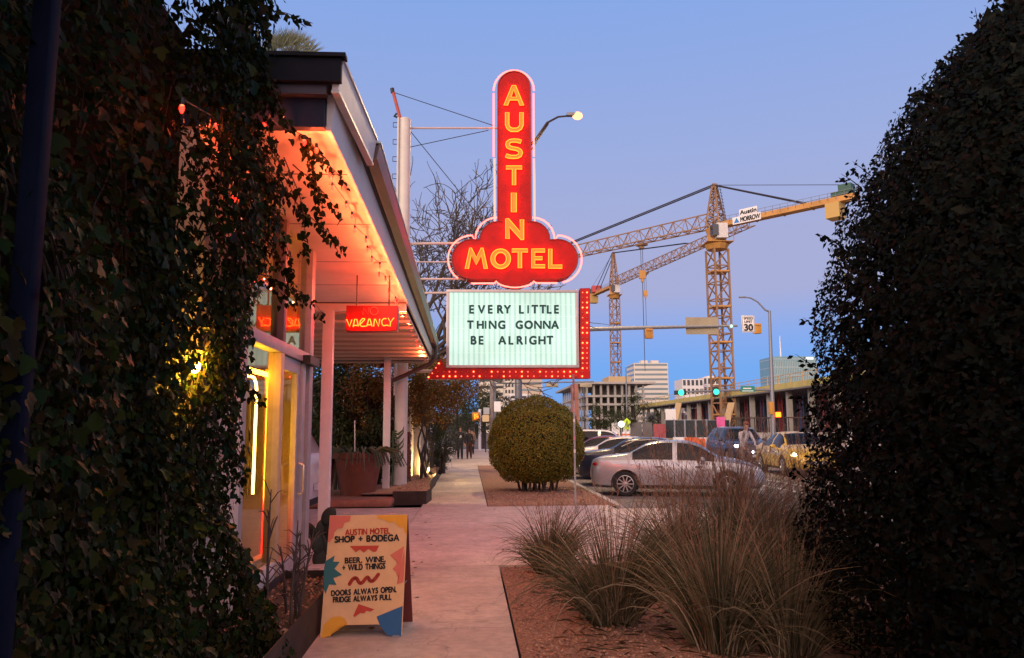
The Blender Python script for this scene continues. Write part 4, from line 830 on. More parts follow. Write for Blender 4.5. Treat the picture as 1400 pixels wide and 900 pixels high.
    def part(nm,idxs,matl):
        bm=bmesh.new(); bm.from_mesh(m2); bmesh.ops.delete(bm,geom=[f for f in bm.faces if f.material_index not in idxs],context='FACES')
        q=bpy.data.meshes.new(nm); bm.to_mesh(q); bm.free(); q.materials.clear()
        for m in matl: q.materials.append(m)
        q.polygons.foreach_set('use_smooth',[True]*len(q.polygons)); q.set_sharp_from_angle(angle=R(38)); return q
    ui=[i for i,m in enumerate(m2.materials) if m and m.name==M_under.name]
    q=part('body',[0]+ui,[body]); 
    q.materials.append(M_under)
    q.polygons.foreach_set('material_index',[1 if (p.material_index in ui) else 0 for p in q.polygons]); link('body',q,root,False)
    # the side glass splits into one window per opening
    sg_=part('side_window',[1],[g]); bm=bmesh.new(); bm.from_mesh(sg_); seen=set(); isl=[]
    for f in bm.faces:
        if f in seen: continue
        stt=[f]; grp=[]; seen.add(f)
        while stt:
            h=stt.pop(); grp.append(h)
            for e in h.edges:
                for k in e.link_faces:
                    if k not in seen: seen.add(k); stt.append(k)
        isl.append([ [tuple(v.co) for v in f2.verts] for f2 in grp])
    bm.free()
    for fs in isl:
        mb=MB()
        for vs in fs: mb.add([Vector(v)+Vector((0,.002*(1 if v[1]>0 else -1),0)) for v in vs],[tuple(range(len(vs)))])
        b_=mb; me3=bpy.data.meshes.new('side_window'); me3.from_pydata(b_.v,[],b_.f); bmm=bmesh.new(); bmm.from_mesh(me3); bmesh.ops.remove_doubles(bmm,verts=bmm.verts,dist=1e-4); bmm.to_mesh(me3); bmm.free(); me3.materials.append(g); link('side_window',me3,root,False)
    link('rear_window',part('rear_window',[2],[g]),root,False); link('windshield',part('windshield',[3],[g]),root,False)
    L_=lambda nm,mb,m,par=root,sm=True: mb.build(nm,m,par,smooth=sm,world=False)
    zb=.62 if kind=='sedan' else .78
    for x in wx:
        for s in (-1,1):
            y=s*.80; ax=(0,s,0)
            wl=L_('wheel',MB().lathe([(wr*.55,-.10),(wr*.93,-.10),(wr,-.06),(wr,.06),(wr*.94,.095),(wr*.70,.10),(wr*.66,.085),(wr*.55,.05)],(x,y,wr),28,ax),M_tyre)
            rm=MB().lathe([(wr*.66,.02),(wr*.70,.095),(wr*.66,.1),(wr*.60,.04),(.02,.03)],(x,y,wr),28,ax)
            for k in range(10):
                t=2*math.pi*k/10; d=Vector((math.cos(t),0,math.sin(t))); c=Vector((x,y+s*.085,wr)); rm.bar(c+d*.03,c+d*wr*.64,.042,.03)
            rm.lathe([(.06,.06),(.06,.105),(.03,.11)],(x,y,wr),12,ax); L_('rim',rm,M_rim,wl)
    xr=-2.20; xf=2.0
    for s in (-1,1):
        z=.86 if kind=='sedan' else 1.0
        L_('tail_light',MB().sphere((xr+.12,s*.70,z-.02),.2,14,10,(.75,.72,.42)),emis('lit tail lens',(2.5,.08,.05)) if tail_on else M_tail)
        hx_=xf+.02; L_('headlight',MB().sphere((hx_-.04,s*.68,z-.15 if kind=='sedan' else z-.14),.2,14,10,(1.0,.66,.45)),lights_on or M_hl)
        L_('mirror',MB().sphere((.72,s*1.0,zb+.36),.10,12,8,(.75,1.1,.75)).bar((.74,s*.88,zb+.30),(.74,s*.97,zb+.34),.06),body)
        for x in (-.42,.62): L_('door_handle',MB().bar((x-.1,s*.912,zb+.17),(x+.1,s*.912,zb+.18),.03,.035),M_chrome)
        for x in (-.92 if kind=='sedan' else -1.05,-.02,.98): L_('door_seam',MB().bar((x,s*.899,.36),(x-.02,s*.885,zb+.26),.012,.02),M_under)
        L_('sill_trim',MB().bar((-.95,s*.905,.27),(.95,s*.905,.27),.03,.07),M_under)
        if trim:
            tp=[(sw0+.05,s*.905,.99),(-.9,s*.83,1.20),(-.5,s*.74,1.375),(.1,s*.70,1.42),(.5,s*.735,1.36),(.95,s*.87,1.04)]; L_('chrome_trim',MB().tube(tp+[(0,s*.915,.955)],.014,6,closed=True),M_chrome)
    L_('grille',MB().box((2.16,-.40,.42),(2.315,.40,.53)).box((2.12,-.34,.60),(2.262,.34,.68)),M_grille,sm=False)
    L_('badge',MB().lathe([(.045,0),(.045,.02)],(2.262,0,.63),12,(1,0,.2)),M_chrome)
    L_('licence_plate',MB().box((2.31,-.16,.40),(2.335,.16,.52)),M_plate,sm=False); L_('licence_plate',MB().box((-2.345,-.17,.56),(-2.29,.17,.68)),M_plate,sm=False)
    L_('exhaust_valance',MB().box((-2.26,-.55,.30),(-2.18,.55,.42)),M_under,sm=False)
    L_('interior_seat',MB().box((-.5,-.5,.5),(-.3,.5,1.0)),M_under,sm=False)
    root.scale=(sc,sc,sc); return root
ZR_=-.13
P_sil=paintmat('silver grey paint',(.44,.445,.47)); P_navy=paintmat('navy paint',(.025,.03,.06),.3); P_gold=paintmat('gold paint',(.60,.40,.06),.35,.35); P_white=paintmat('white paint',(.62,.60,.60),.05); P_dkb=paintmat('dark blue paint',(.03,.035,.06),.3); P_red=paintmat('dark red paint',(.16,.03,.03),.2)
a0=R(-12)
def parked(name,label,body,x,y,rz=a0,**k): return make_car(name,label,body,(x,y,ZR_),rz,**k)
parked('parked_car','silver sedan parked nose out, behind the tall grass clumps',P_sil,5.55,20.6,R(-17),sc=.97)
parked('parked_car','dark navy sedan with bright chrome window trim parked just past the silver sedan',P_navy,5.75,24.3,trim=True)
for k,(x,y,c,lb,kd) in enumerate(((5.8,27.6,P_white,'white car nearest behind the navy sedan, roof showing past the round bush','sedan'),(5.7,30.8,P_red,'dark red car in the parking row between two white cars','sedan'),(5.8,34.0,P_white,'white sport utility car further along the parking row','suv'),(5.7,37.2,P_dkb,'dark blue car deep in the parking row','sedan'),(5.8,40.4,P_white,'white car deepest in the parking row, a small pale roof','sedan'),(5.8,43.6,P_sil,'grey car at the far end of the parking row','sedan'))):
    parked('parked_car',lb,c,x,y,kind=kd)
M_hlon=emis('lit headlamp',(9,7.2,3.6)); M_hlw=emis('lit white headlamp',(8,9,10))
make_car('moving_car','gold car with lit headlights driving towards the viewer, half hidden by the evergreen shrub',P_gold,(12.55,29.2,ZR_),R(-96),'sedan',1.09,lights_on=M_hlon)
make_car('moving_car','dark blue sport utility car with white headlights following the gold car',P_dkb,(13.1,37.2,ZR_),R(-92),'suv',1.06,lights_on=M_hlw)
make_car('carport_car','white car parked under the carport, red tail light seen past the doorway',P_white,(-5.02,14.3,0),R(178),'suv',1.0,tail_on=True)
# ------------------------------------------------------------------ people
def skin_body(J,E,root_i,name,parent,mats,zsplit,sub=2):
    me=bpy.data.meshes.new(name); me.from_pydata([j[0] for j in J],E,[]); o=bpy.data.objects.new('t',me); COL.objects.link(o)
    o.modifiers.new('s','SKIN'); lay=me.skin_vertices[0]
    for i,j in enumerate(J):
        r=j[1]; lay.data[i].radius=r if isinstance(r,tuple) else (r,r); lay.data[i].use_root=(i==root_i)
    s=o.modifiers.new('u','SUBSURF'); s.levels=sub; s.render_levels=sub
    dg=bpy.context.evaluated_depsgraph_get(); m2=bpy.data.meshes.new_from_object(o.evaluated_get(dg)); bpy.data.objects.remove(o)
    m2.materials.clear()
    for m in mats: m2.materials.append(m)
    m2.polygons.foreach_set('material_index',[zsplit(p.center) for p in m2.polygons]); m2.polygons.foreach_set('use_smooth',[True]*len(m2.polygons)); return link(name,m2,parent,False)
M_skin=mat('skin',(.42,.24,.16),.55,var=.08); M_hair=mat('dark hair',(.02,.014,.01),.6,var=.3,scale=40); M_shoe=mat('shoe',(.03,.028,.03),.6)
def person(label,loc,rz,H,top,trou,stride=.18,hairlen=0,cap=None,emblem=False,bag=False,female=False):
    root=thing('person',label,'person',loc,rz); k=H/1.75; hs=.185 if not female else .165
    J=[((0,0,.98*k),(.15*k,.11*k)),((0,0,1.18*k),(.135*k,.10*k)),((0,0,1.38*k),(.155*k,.105*k)),((0,.005,1.47*k),(.075*k,.07*k)),((0,0,1.54*k),.052*k),((0,-.015,1.60*k),(.07*k,.085*k)),((0,-.01,1.69*k),(.075*k,.092*k)),((0,0,1.735*k),(.05*k,.06*k))]
    E=[(0,1),(1,2),(2,3),(3,4),(4,5),(5,6),(6,7)]
    for s in (-1,1):
        b=len(J); J+=[((s*hs*k,0,1.41*k),.062*k),((s*(hs+.05)*k,.02*k*s,1.13*k),.046*k),((s*(hs+.055)*k,-.07*k,.90*k),.036*k),((s*(hs+.05)*k,-.09*k,.80*k),(.02*k,.036*k))]; E+=[(2,b),(b,b+1),(b+1,b+2),(b+2,b+3)]
        b=len(J); d=stride*s; J+=[((s*.085*k,0,.86*k),.105*k),((s*.095*k,-.03-d*.45,.50*k),.082*k),((s*.095*k,.0-d*.9,.10*k),.062*k),((s*.105*k,-.10-d*.9,.04*k),(.042*k,.03*k)),((s*.11*k,-.17-d*.9,.03*k),(.036*k,.022*k))]; E+=[(0,b),(b,b+1),(b+1,b+2),(b+2,b+3),(b+3,b+4)]
    def zs(c):
        z=c.z/k
        if z<.085: return 3
        if z>1.50 or (abs(c.x)>.17*k and z<.86): return 0
        return 2 if z<.97 and abs(c.x)<.2*k else 1
    skin_body(J,E,0,'body',root,[M_skin,top,trou,M_shoe],zs)
    mb=MB().sphere((0,.02*k,1.70*k),.105*k,14,10,(.9,1.0,1.05))
    if hairlen: mb.sphere((0,.06*k,1.58*k),.10*k,12,8,(.95,.6,1.5))
    mb.build('hair',M_hair,root,smooth=True,world=False)
    fc=MB().sphere((0,-.10*k,1.64*k),.018*k,8,6,(.8,1.2,1.4)); fc.build('nose',M_skin,root,smooth=True,world=False)
    for s in (-1,1):
        MB().sphere((s*.03*k,-.088*k,1.67*k),.010*k,8,6).build('eye',M_black,root,world=False)
        hd=MB()
        for q in range(5):
            bx=(s*(hs+.05)+(q-2)*.014*(1 if q<4 else 1.6))*k; hd.tube([(bx,-.09*k,.80*k),(bx+.002,-.10*k,.765*k),(bx,-.10*k,.725*k-(.008 if q in(1,2) else 0)+(.03 if q==4 else 0))],[.010*k,.009*k,.006*k],6)
        hd.build('fingers',M_skin,root,smooth=True,world=False)
    MB().tube([(-.022*k,-.092*k,1.605*k),(0,-.1*k,1.60*k),(.022*k,-.092*k,1.605*k)],.005*k,5).build('mouth',mat('lips',(.3,.1,.08)),root,world=False)
    if emblem: MB().lathe([(.075,0),(.075,.012),(.045,.013),(.045,.0)],(.0,-.118*k,1.24*k),16,(0,-1,.05)).build('shirt_print',mat('white print',(.7,.68,.66)),root,world=False)
    if bag: MB().cbox((.26*k,.0,.98*k),(.12,.24,.22)).tube([(.26*k,0,1.08*k),(.1*k,.02,1.47*k),(-.1*k,.1,1.2*k)],.012,5).build('shoulder_bag',mat('dark bag',(.02,.018,.02)),root,world=False)
    return root
M_jk=mat('black jacket',(.014,.014,.018),.8); M_tr=mat('black trousers',(.012,.012,.016),.8); M_cd=mat('maroon trousers',(.05,.022,.022),.85)
pa=G(629,628); person('person in dark clothes with a white ring on the chest, walking beside another',(pa.x,pa.y,0),R(4),1.78,M_jk,M_tr,.14,emblem=True)
pb=G(641.5,627.5); person('person in a short dark jacket and maroon trousers with a shoulder bag, walking',(pb.x,pb.y,0),R(-4),1.68,M_jk,M_cd,-.12,hairlen=1,bag=True,female=True)
pc_=G(647,621.5); person('person in a tan coat partly hidden behind the walking pair',(pc_.x-.1,pc_.y,0),R(182),1.72,mat('tan coat',(.33,.18,.10),.8),M_tr,.1)
# cyclist standing on the pedals
cy=thing('bicycle','dark bicycle ridden along the road beside the gold car, front light on','bicycle',(9.25,25.6,ZR_),R(-75)); M_bk=mat('bicycle paint',(.03,.03,.035),.4)
for x,nm in ((-.52,'wheel'),(.52,'wheel')):
    w_=MB(); w_.tube([(x+.33*math.cos(t),0,.34+.33*math.sin(t)) for t in [k*math.pi/14 for k in range(28)]],.018,6,closed=True); w_=w_.build('wheel',M_rub,cy,world=False); sp=MB()
    for k in range(14): t=k*math.pi/7; sp.tube([(x,0,.34),(x+.32*math.cos(t),0,.34+.32*math.sin(t))],.0025,4)
    sp.tube([(x,-.04,.34),(x,.04,.34)],.02,8); sp.build('spokes',M_steel,w_,world=False)
MB().tube([(-.52,0,.34),(-.08,0,.32),(.36,0,.78),(-.2,0,.78),(-.08,0,.32)],.017,6).tube([(-.52,0,.34),(-.2,0,.78),(-.23,0,.92)],.013,6).tube([(.52,0,.34),(.40,0,.72),(.36,0,.98)],.016,6).build('frame',M_bk,cy,world=False,smooth=True)
MB().tube([(.34,-.28,1.02),(.38,-.1,1.0),(.38,.1,1.0),(.34,.28,1.02)],.014,6).build('handlebar',M_bk,cy,world=False); MB().sphere((-.24,0,.95),.09,10,6,(1.4,.8,.4)).build('saddle',M_black,cy,world=False)
MB().tube([(-.08,-.1,.2),(-.08,-.07,.32),(-.08,.07,.32),(-.08,.1,.46)],.012,5).cbox((-.08,-.14,.19),(.09,.08,.02)).cbox((-.08,.14,.46),(.09,.08,.02)).build('crank',M_steel,cy,world=False)
MB().sphere((.46,0,.96),.045,10,6).build('front_light',M_hlw,cy,world=False)
ri=thing('person','rider in a pale grey shirt and brown cap standing on the bicycle pedals','person',(9.25,25.6,ZR_),R(-75))
J=[((-.13,0,1.16),(.12,.15)),((-.04,0,1.36),(.105,.14)),((.06,0,1.56),(.11,.16)),((.10,0,1.65),.07),((.13,0,1.72),.052),((.15,0,1.79),(.085,.07)),((.15,0,1.88),(.09,.075)),((.15,0,1.93),(.05,.05))]; E=[(0,1),(1,2),(2,3),(3,4),(4,5),(5,6),(6,7)]
for s in (-1,1):
    b=len(J); J+=[((.06,s*.19,1.58),.062),((.16,s*.27,1.32),.046),((.32,s*.25,1.08),.034),((.36,s*.24,1.04),(.03,.036))]; E+=[(2,b),(b,b+1),(b+1,b+2),(b+2,b+3)]
    b=len(J); f=(.22,.78) if s<0 else (.46,.98); J+=[((-.12,s*.09,1.04),.095),((.06 if s<0 else .16,s*.1,f[1]-.06),.068),((-.12,s*.11,f[0]+.10),.045),((-.07,s*.12,f[0]+.03),(.042,.034)),((.02,s*.12,f[0]+.02),(.034,.024))]; E+=[(0,b),(b,b+1),(b+1,b+2),(b+2,b+3),(b+3,b+4)]
skin_body(J,E,0,'body',ri,[M_skin,mat('pale grey shirt',(.42,.38,.40),.8),mat('grey trousers',(.22,.17,.17),.8),M_shoe],lambda c: 0 if c.z>1.685 or (c.z<1.12 and c.x>.24) else (1 if c.z>1.14 else (2 if c.z>.52 or (c.y<0 and c.z>.28) else 3)))
MB().sphere((.14,0,1.90),.10,14,8,(1.05,.92,.75)).cbox((.26,0,1.88),(.12,.14,.015)).build('cap',mat('brown cap',(.16,.05,.035),.8),ri,world=False,smooth=True)
MB().sphere((.245,0,1.82),.02,8,6).build('nose',M_skin,ri,world=False)
# ------------------------------------------------------------------ planting and walls beyond the driveway, left of the pavement
M_leafR=leafmat('autumn vine leaves',[(.06,.05,.014),(.14,.075,.02),(.20,.09,.03),(.16,.05,.028),(.10,.085,.018),(.25,.17,.03)],.55,.2,.3)
M_leafD=leafmat('dark green leaves',[(.02,.032,.012),(.035,.05,.016),(.05,.06,.02),(.028,.04,.014)],.5,.2,.15)
M_leafG=leafmat('grey green leaves',[(.05,.06,.045),(.08,.09,.065),(.11,.12,.09)],.6,.2,.15)
M_trunk=mat('tree bark',(.055,.042,.035),.9,var=.35,scale=14,bump=.4)
isl=thing('kerb_island','low rounded reddish kerb island holding the pots at the end of the carport','kerb',(-3.4,17.6,0))
MB().box((-6.5,16.6,0),(-1.62,19.6,.16)).build('kerb_edge',M_brick,isl,bevel=.07); MB().box((-6.35,16.75,.16),(-1.77,19.45,.166)).build('soil',M_gran,isl)
def pot(name,label,x,y,z,r,h,m): 
    t=thing(name,label,'plant pot',(x,y,z)); MB().lathe([(r*.68,0),(r*.95,h*.86),(r*1.05,h*.87),(r*1.06,h),(r*.95,h),(r*.92,h*.9)],(x,y,z),24).build('pot',m,t,smooth=True); MB().lathe([(r*.9,h*.88),(.01,h*.9)],(x,y,z),16).build('soil',M_dirt,t); return t
px_=AY(490,640,17.9); t=pot('terracotta_pot','large terracotta pot with sprawling succulent stems on the kerb island',px_.x,17.9,.166,.56,.95,mat('terracotta',(.17,.055,.03),.75,var=.2,scale=5))
r_=np.random.default_rng(41); mb=MB()
for k in range(70):
    a=r_.uniform(0,6.28); d=Vector((math.cos(a),math.sin(a),0)); b=Vector((px_.x,17.9,1.0))+d*.25; L=r_.uniform(.4,1.0); mb.tube([b,b+d*L*.4+Vector((0,0,.25*L)),b+d*L*.75+Vector((0,0,.12)),b+d*L*.95+Vector((0,0,-.25*L))],[.022,.022,.018,.008],5)
mb.build('succulent',mat('succulent stem',(.055,.075,.03),.5,var=.3,scale=12),t)
t=pot('dark_pot','squat dark pot tucked against the large terracotta pot',px_.x-.95,18.2,.166,.42,.8,mat('dark glaze',(.08,.035,.025),.4))
P_,N_=blob_points(r_,1500,(px_.x-.95,18.2,1.35),(.6,.5,.5),20,.4); leaf_mesh('foliage',P_,N_,.09,M_leafD,t,r_,'oval',dirs=np.tile([0,0,1.],(1500,1)))
st_=thing('garden_stake','thin pale stake standing among the pots','stake',(AY(487,590,17.7).x,17.7,.166)); MB().tube([(AY(487,590,17.7).x,17.7,.166),(AY(485,575,17.7).x,17.7,AY(485,575,17.7).z)],.012,5).build('pole',M_white,st_)
# cactus pads by the post and by the doorway
def cactus(label,x,y,z,s,seed):
    t=thing('prickly_pear',label,'cactus',(x,y,z)); r=np.random.default_rng(seed)
    pads=[(Vector((0,0,.16)),0.0)]
    for k in range(8):
        b,_=pads[r.integers(0,len(pads))]; a=r.uniform(-.9,.9); pads.append((b+Vector((math.sin(a)*.22,r.normal()*.06,.20*math.cos(a)+.04)),a))
    mb=MB()
    for p,a in pads:
        M=Matrix.Rotation(a,3,'Y')@Matrix.Rotation(r.uniform(-.6,.6),3,'Z'); m0=MB().sphere((0,0,0),.15*s,12,8,(.78,.2,1.1)); mb.add([M@Vector(v)+p*s+Vector((x,y,z)) for v in m0.v],m0.f)
    mb.build('pads',mat('cactus green',(.018,.026,.014),.6,var=.2),t,smooth=True)
cactus('prickly pear cactus growing against the storefront corner',AY(434,735,9.6).x,9.75,-.05,.72,1)
# succulent against the round column
ag=thing('wall_succulent','curling green succulent climbing the foot of the round column','plant',(AY(541,640,19.7).x,19.7,.2)); mb=MB()
for k in range(9):
    x=AY(537,640,19.7).x; z=.75+k*.1; s=1 if k%3 else -.5; mb.tube([(x,19.66,z),(x+.13*s,19.62,z-.04),(x+.25*s,19.62,z+.06+.03*(k%2)),(x+.27*s,19.62,z+.16)],[.02,.03,.02,.006],6)
mb.tube([(AY(537,640,19.7).x,19.68,0),(AY(537,640,19.7).x,19.66,1.6)],.02,6); mb.build('stem',mat('succulent green',(.05,.085,.035),.5),ag)
# red and white scalloped parasol and dark hedge behind the carport
pz=AY(500,492,22.5); um=thing('garden_parasol','red and white scalloped parasol showing above the dark planting','parasol',(pz.x,22.5,0))
n=16; mb=MB(); mb2=MB()
for k in range(n):
    a0_,a1_=2*math.pi*k/n,2*math.pi*(k+1)/n; q=mb if k%2 else mb2; r=1.35; c=Vector((pz.x,22.5,0)); zt=pz.z+.42; ze=pz.z+.04
    p0=c+Vector((r*math.cos(a0_),r*math.sin(a0_),ze)); p1=c+Vector((r*math.cos(a1_),r*math.sin(a1_),ze)); q.add([c+Vector((0,0,zt)),p0,p1],[(0,1,2)]); m_=(p0+p1)/2-Vector((0,0,.2)); q.add([p0,p0+Vector((0,0,-.12)),m_,p1+Vector((0,0,-.12)),p1],[(0,1,2,3,4)])
mb.build('canopy_panel',mat('red canvas',(.45,.03,.04),.8),um); mb2.build('canopy_panel',mat('white canvas',(.75,.72,.70),.8),um); MB().tube([(pz.x,22.5,0),(pz.x,22.5,pz.z+.45)],.03,8).build('pole',M_white,um)
def bush(name,label,cat,c,r,n,size,m,seed,trunk=True,clumps=40,spread=.3,shape='oval',group=None,shell=.35):
    t=thing(name,label,cat,(c[0],c[1],0),0,group); g=np.random.default_rng(seed); P_,N_=blob_points(g,n,c,r,clumps,spread,shell); k=P_[:,2]>.03; leaf_mesh('foliage',P_[k],N_[k],size,m,t,g,shape,jitter=.6)
    if trunk:
        mb=MB(); 
        for q in range(4): a=q*1.6+seed; mb.tube([(c[0]+.08*math.cos(a),c[1]+.08*math.sin(a),-.05),(c[0]+.2*r[0]*math.cos(a),c[1]+.2*r[1]*math.sin(a),c[2]*.6),(c[0]+.55*r[0]*math.cos(a),c[1]+.5*r[1]*math.sin(a),c[2]+.3*r[2])],[.05,.04,.015],6)
        mb.build('stem',M_trunk,t)
    return t
for k,(px,py,y,rx,rz,m,lb) in enumerate(((470,560,21.2,1.1,1.5,M_leafD,'dark leafy shrub filling the gap behind the white carport post'),(510,555,20.8,.95,1.3,M_leafR,'reddish brown shrub in front of the parasol, behind the pots'),(455,610,20.4,.8,1.0,M_leafD,'low dark shrub behind the kerb island'),(440,540,24,1.3,1.9,M_leafD,'tall dark shrub deepest behind the carport'),(515,610,20.3,.6,.8,M_leafD,'small dark shrub beside the slim carport post'))):
    c=AY(px,py,y); bush('garden_shrub',lb,'shrub',(c.x,y,c.z),(rx,.7,rz),6000,.10,m,60+k,group=None)
fn=thing('garden_fence','dark timber fence closing the garden behind the carport','fence',(-6,25.2,0))
for k in range(22): MB().box((-10.5+k*.38,25.2,0),(-10.5+k*.38+.36,25.23,3.3)).build('board',M_dkframe,fn)
# steel-edged granite planter along the pavement
pl2=thing('steel_planter','long dark steel-edged planter of granite running along the pavement','planter',(-1.5,26,0)); xE=-1.0
edge=[(-1.66,17.3),(-.93,17.3),(-.86,18.3),(-.93,19.4),(-1.02,21),(-.98,23),(-1.02,25.5),(-1.12,27.5),(-1.15,29.5)]
mb=MB()
for a,b in zip(edge,edge[1:]): mb.bar((a[0],a[1],.13),(b[0],b[1],.13),.012,.30)
mb.build('side_panel',M_dksteel,pl2)
MB().prism([(x,y,.22) for x,y in [(-2.35,17.31),(-.94,17.31)]+edge[2:]+[(-2.35,29.5)]],(0,0,.012)).build('soil',M_gran,pl2)
stones('gravel_mulch',-1.7,-1.05,17.4,29,1600,.236,77,pl2,m=M_stone,s=(.012,.028))
# gabion column, cream wall panels with the planter light
gb=AY(553,630,21.3); t=thing('gabion_column','column of stacked reddish lava rock beside the garden wall','stone column',(gb.x,21.3,.23)); r_=np.random.default_rng(51); zt=AY(553,592,21.3).z
mb=MB().box((gb.x-.17,21.15,.2),(gb.x+.13,21.45,zt-.02)); mb.build('core',M_dirt,t); mb=MB()
for k in range(210):
    a=r_.integers(0,3); u=r_.uniform(-.16,.16); z=r_.uniform(.24,zt); q=(gb.x-.02+(u if a<2 else .15),21.3+(-.15 if a<2 else u),z); s=r_.uniform(.028,.055); b0=MB().sphere((0,0,0),s,6,4,(r_.uniform(.8,1.2),1,r_.uniform(.7,1.1))); mb.add([Vector(v)*r_.uniform(.85,1.15)+Vector(q) for v in b0.v],b0.f)
mb.build('rocks',leafmat('lava rock',[(.14,.05,.045),(.2,.08,.07),(.1,.04,.04),(.25,.11,.09)],.9,.1,0),t)['kind']='stuff'
wt=thing('garden_wall','pale stepped plaster garden wall washed by a warm light','wall',(-2.3,24,.2))
for (ya,yb_,h,x) in ((21.7,23.0,3.1,-1.95),(23.02,24.3,2.55,-1.72),(24.32,25.8,1.75,-1.52),(25.82,27.4,2.0,-1.42)): MB().box((x-.25,ya,.2),(x,yb_,h)).build('wall_panel',M_cream,wt,bevel=.01)
MB().box((-2.5,21.62,.2),(-2.2,21.69,3.25)).build('pier',M_white,wt)
def lamp_light(nm,p,power,col,par,kind='POINT',r=.03,rot=None,size=1.2):
    l=bpy.data.lights.new(nm,kind); l.energy=power; l.color=col; l.shadow_soft_size=r
    if kind=='SPOT': l.spot_size=size; l.spot_blend=.6
    o=bpy.data.objects.new(nm,l); COL.objects.link(o); o.location=WM[par.name].inverted()@Vector(p); o.parent=par
    if rot is not None: o.rotation_euler=Vector(rot).to_track_quat('-Z','Y').to_euler()
    return o
lw=thing('garden_light','small warm garden spotlight in the granite planter lighting the wall','lamp',(-1.12,24.3,.24))
MB().lathe([(.04,0),(.05,.1),(.055,.14)],(-1.12,24.3,.26),12,(-.75,.05,.55)).tube([(-1.10,24.3,.23),(-1.11,24.3,.3)],.015,6).build('housing',M_black,lw); MB().lathe([(.045,.141),(.045,.146)],(-1.12,24.3,.26),12,(-.75,.05,.55)).build('lens',emis('warm lens',(14,8,2)),lw)
lamp_light('garden_lamp',(-1.22,24.3,.38),170,(1,.66,.22),lw)
# knotted wisteria trunk and its canopy over the wall
vi=thing('wisteria','old twisted wisteria vine with yellow and rust leaves spilling over the garden wall','vine',(-1.75,24,.2)); r_=np.random.default_rng(61)
for k in range(6):
    y=22.2+k*.75; pts=[]; x=-1.36+.06*(k%2); z=.22
    for q in range(12): pts.append((x+.07*math.sin(q*1.1+k*2),y+.14*math.cos(q*.9+k),z)); z+=.24
    MB().tube(pts,[.042-.0025*q for q in range(12)],7).build('trunk',M_trunk,vi,smooth=True)
for k,(px,py,y,rx,ry,rz,n,m) in enumerate(((575,535,22.5,.75,.9,.62,3000,M_leafR),(600,530,24.5,1.0,1.2,.75,4200,M_leafR),(570,560,23.5,.6,1.0,.5,1800,M_leafR),(622,525,27,.9,1.4,.65,2600,M_leafR),(590,560,25.5,.8,1.0,.55,2200,M_leafR),(610,505,26.5,.9,1.2,.45,1500,M_leafR),(560,515,21.8,.5,.6,.5,1500,M_leafR))):
    c=AY(px,py,y); P_,N_=blob_points(r_,n,(c.x,y,c.z),(rx,ry,rz),30,.45,.3); leaf_mesh('foliage',P_,N_,.085,m,vi,r_,'oval',droop=.7,jitter=.6)
for k,(px,py,y,rx,rz,m,lb,n) in enumerate(((605,600,29.5,.62,.85,M_leafG,'grey-green rounded shrub at the end of the garden wall',3200),(600,628,30,.5,.38,M_leafD,'low dark hedge block beside the pavement',1800),(588,575,28.6,.7,.9,M_leafD,'dark upright shrub against the garden wall',2600))):
    c=AY(px,py,y); bush('garden_shrub',lb,'shrub',(c.x,y,max(c.z,.3)),(rx,.6,rz),n,.08,m,90+k)
for k,(px,y) in enumerate(((606,33),(611,33.6))):
    c=G(px,645); ch=thing('garden_chair',('white garden chair beside the low hedge','white garden chair just behind the other one')[k],'chair',(AY(px,640,y).x,y,0)); x=AY(px,640,y).x
    MB().box((x-.22,y-.22,.42),(x+.22,y+.22,.46)).build('seat',M_white,ch); MB().box((x-.22,y+.18,.47),(x+.22,y+.22,.88)).build('backrest',M_white,ch)
    for i in(-1,1):
        for j in(-1,1): MB().box((x+i*.2-.02,y+j*.2-.02,0),(x+i*.2+.02,y+j*.2+.02,.42)).build('leg',M_white,ch)
# neighbouring shop front further along with its hanging sign board
nb_=thing('shop_building','pale neighbouring shop with a dark sloping awning beyond the garden','building',(-3,40,0))
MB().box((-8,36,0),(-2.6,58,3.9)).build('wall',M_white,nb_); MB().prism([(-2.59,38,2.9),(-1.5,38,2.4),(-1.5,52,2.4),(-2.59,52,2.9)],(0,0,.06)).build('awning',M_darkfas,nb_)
for k in range(4): MB().box((-2.6,39+k*3.4,.6),(-2.56,41.2+k*3.4,2.3)).build('window',M_cglass,nb_)
MB().box((-2.6,36.3,3.2),(-.9,36.4,3.6)).build('sign_board',mat('pale sign board',(.5,.48,.44),.6),nb_)
# ------------------------------------------------------------------ trees
def branchy(root,p,d,L,r,depth,rg,mb,leafP=None,spread=.55,up=.1):
    pts=[p]; rs=[r]; n=4
    for i in range(n): d=(d+Vector((rg.normal()*.16,rg.normal()*.16,rg.normal()*.12+up*.25))).normalized(); pts.append(pts[-1]+d*L/n); rs.append(r*(1-.45*(i+1)/n))
    mb.tube(pts,rs,7 if r>.05 else (5 if r>.015 else 3),caps=False)
    if depth<=0:
        if leafP is not None: leafP.append(pts[-1])
        return
    for k in range(2 if rg.random()<.45 else 3):
        i=rg.integers(1,n+1) if k else n; u,v=frame_of(d); a=rg.uniform(0,6.28); nd=(d+ (u*math.cos(a)+v*math.sin(a))*rg.uniform(.4,1.0)*spread*1.6).normalized(); branchy(root,pts[i],nd,L*rg.uniform(.62,.86),max(rs[i]*.74,.017),depth-1,rg,mb,leafP,spread,up)
bt=AY(572,590,31); tr=thing('bare_tree','bare winter tree with fine twigs behind the motel sign pole','tree',(bt.x,31,0)); rg=np.random.default_rng(5); tips=[]
mb=MB(); mb.tube([(bt.x-.1,31,-.1),(bt.x,31,2.0),(bt.x+.05,31,3.9)],[.24,.19,.16],9); mb.build('trunk',M_trunk,tr,smooth=True)
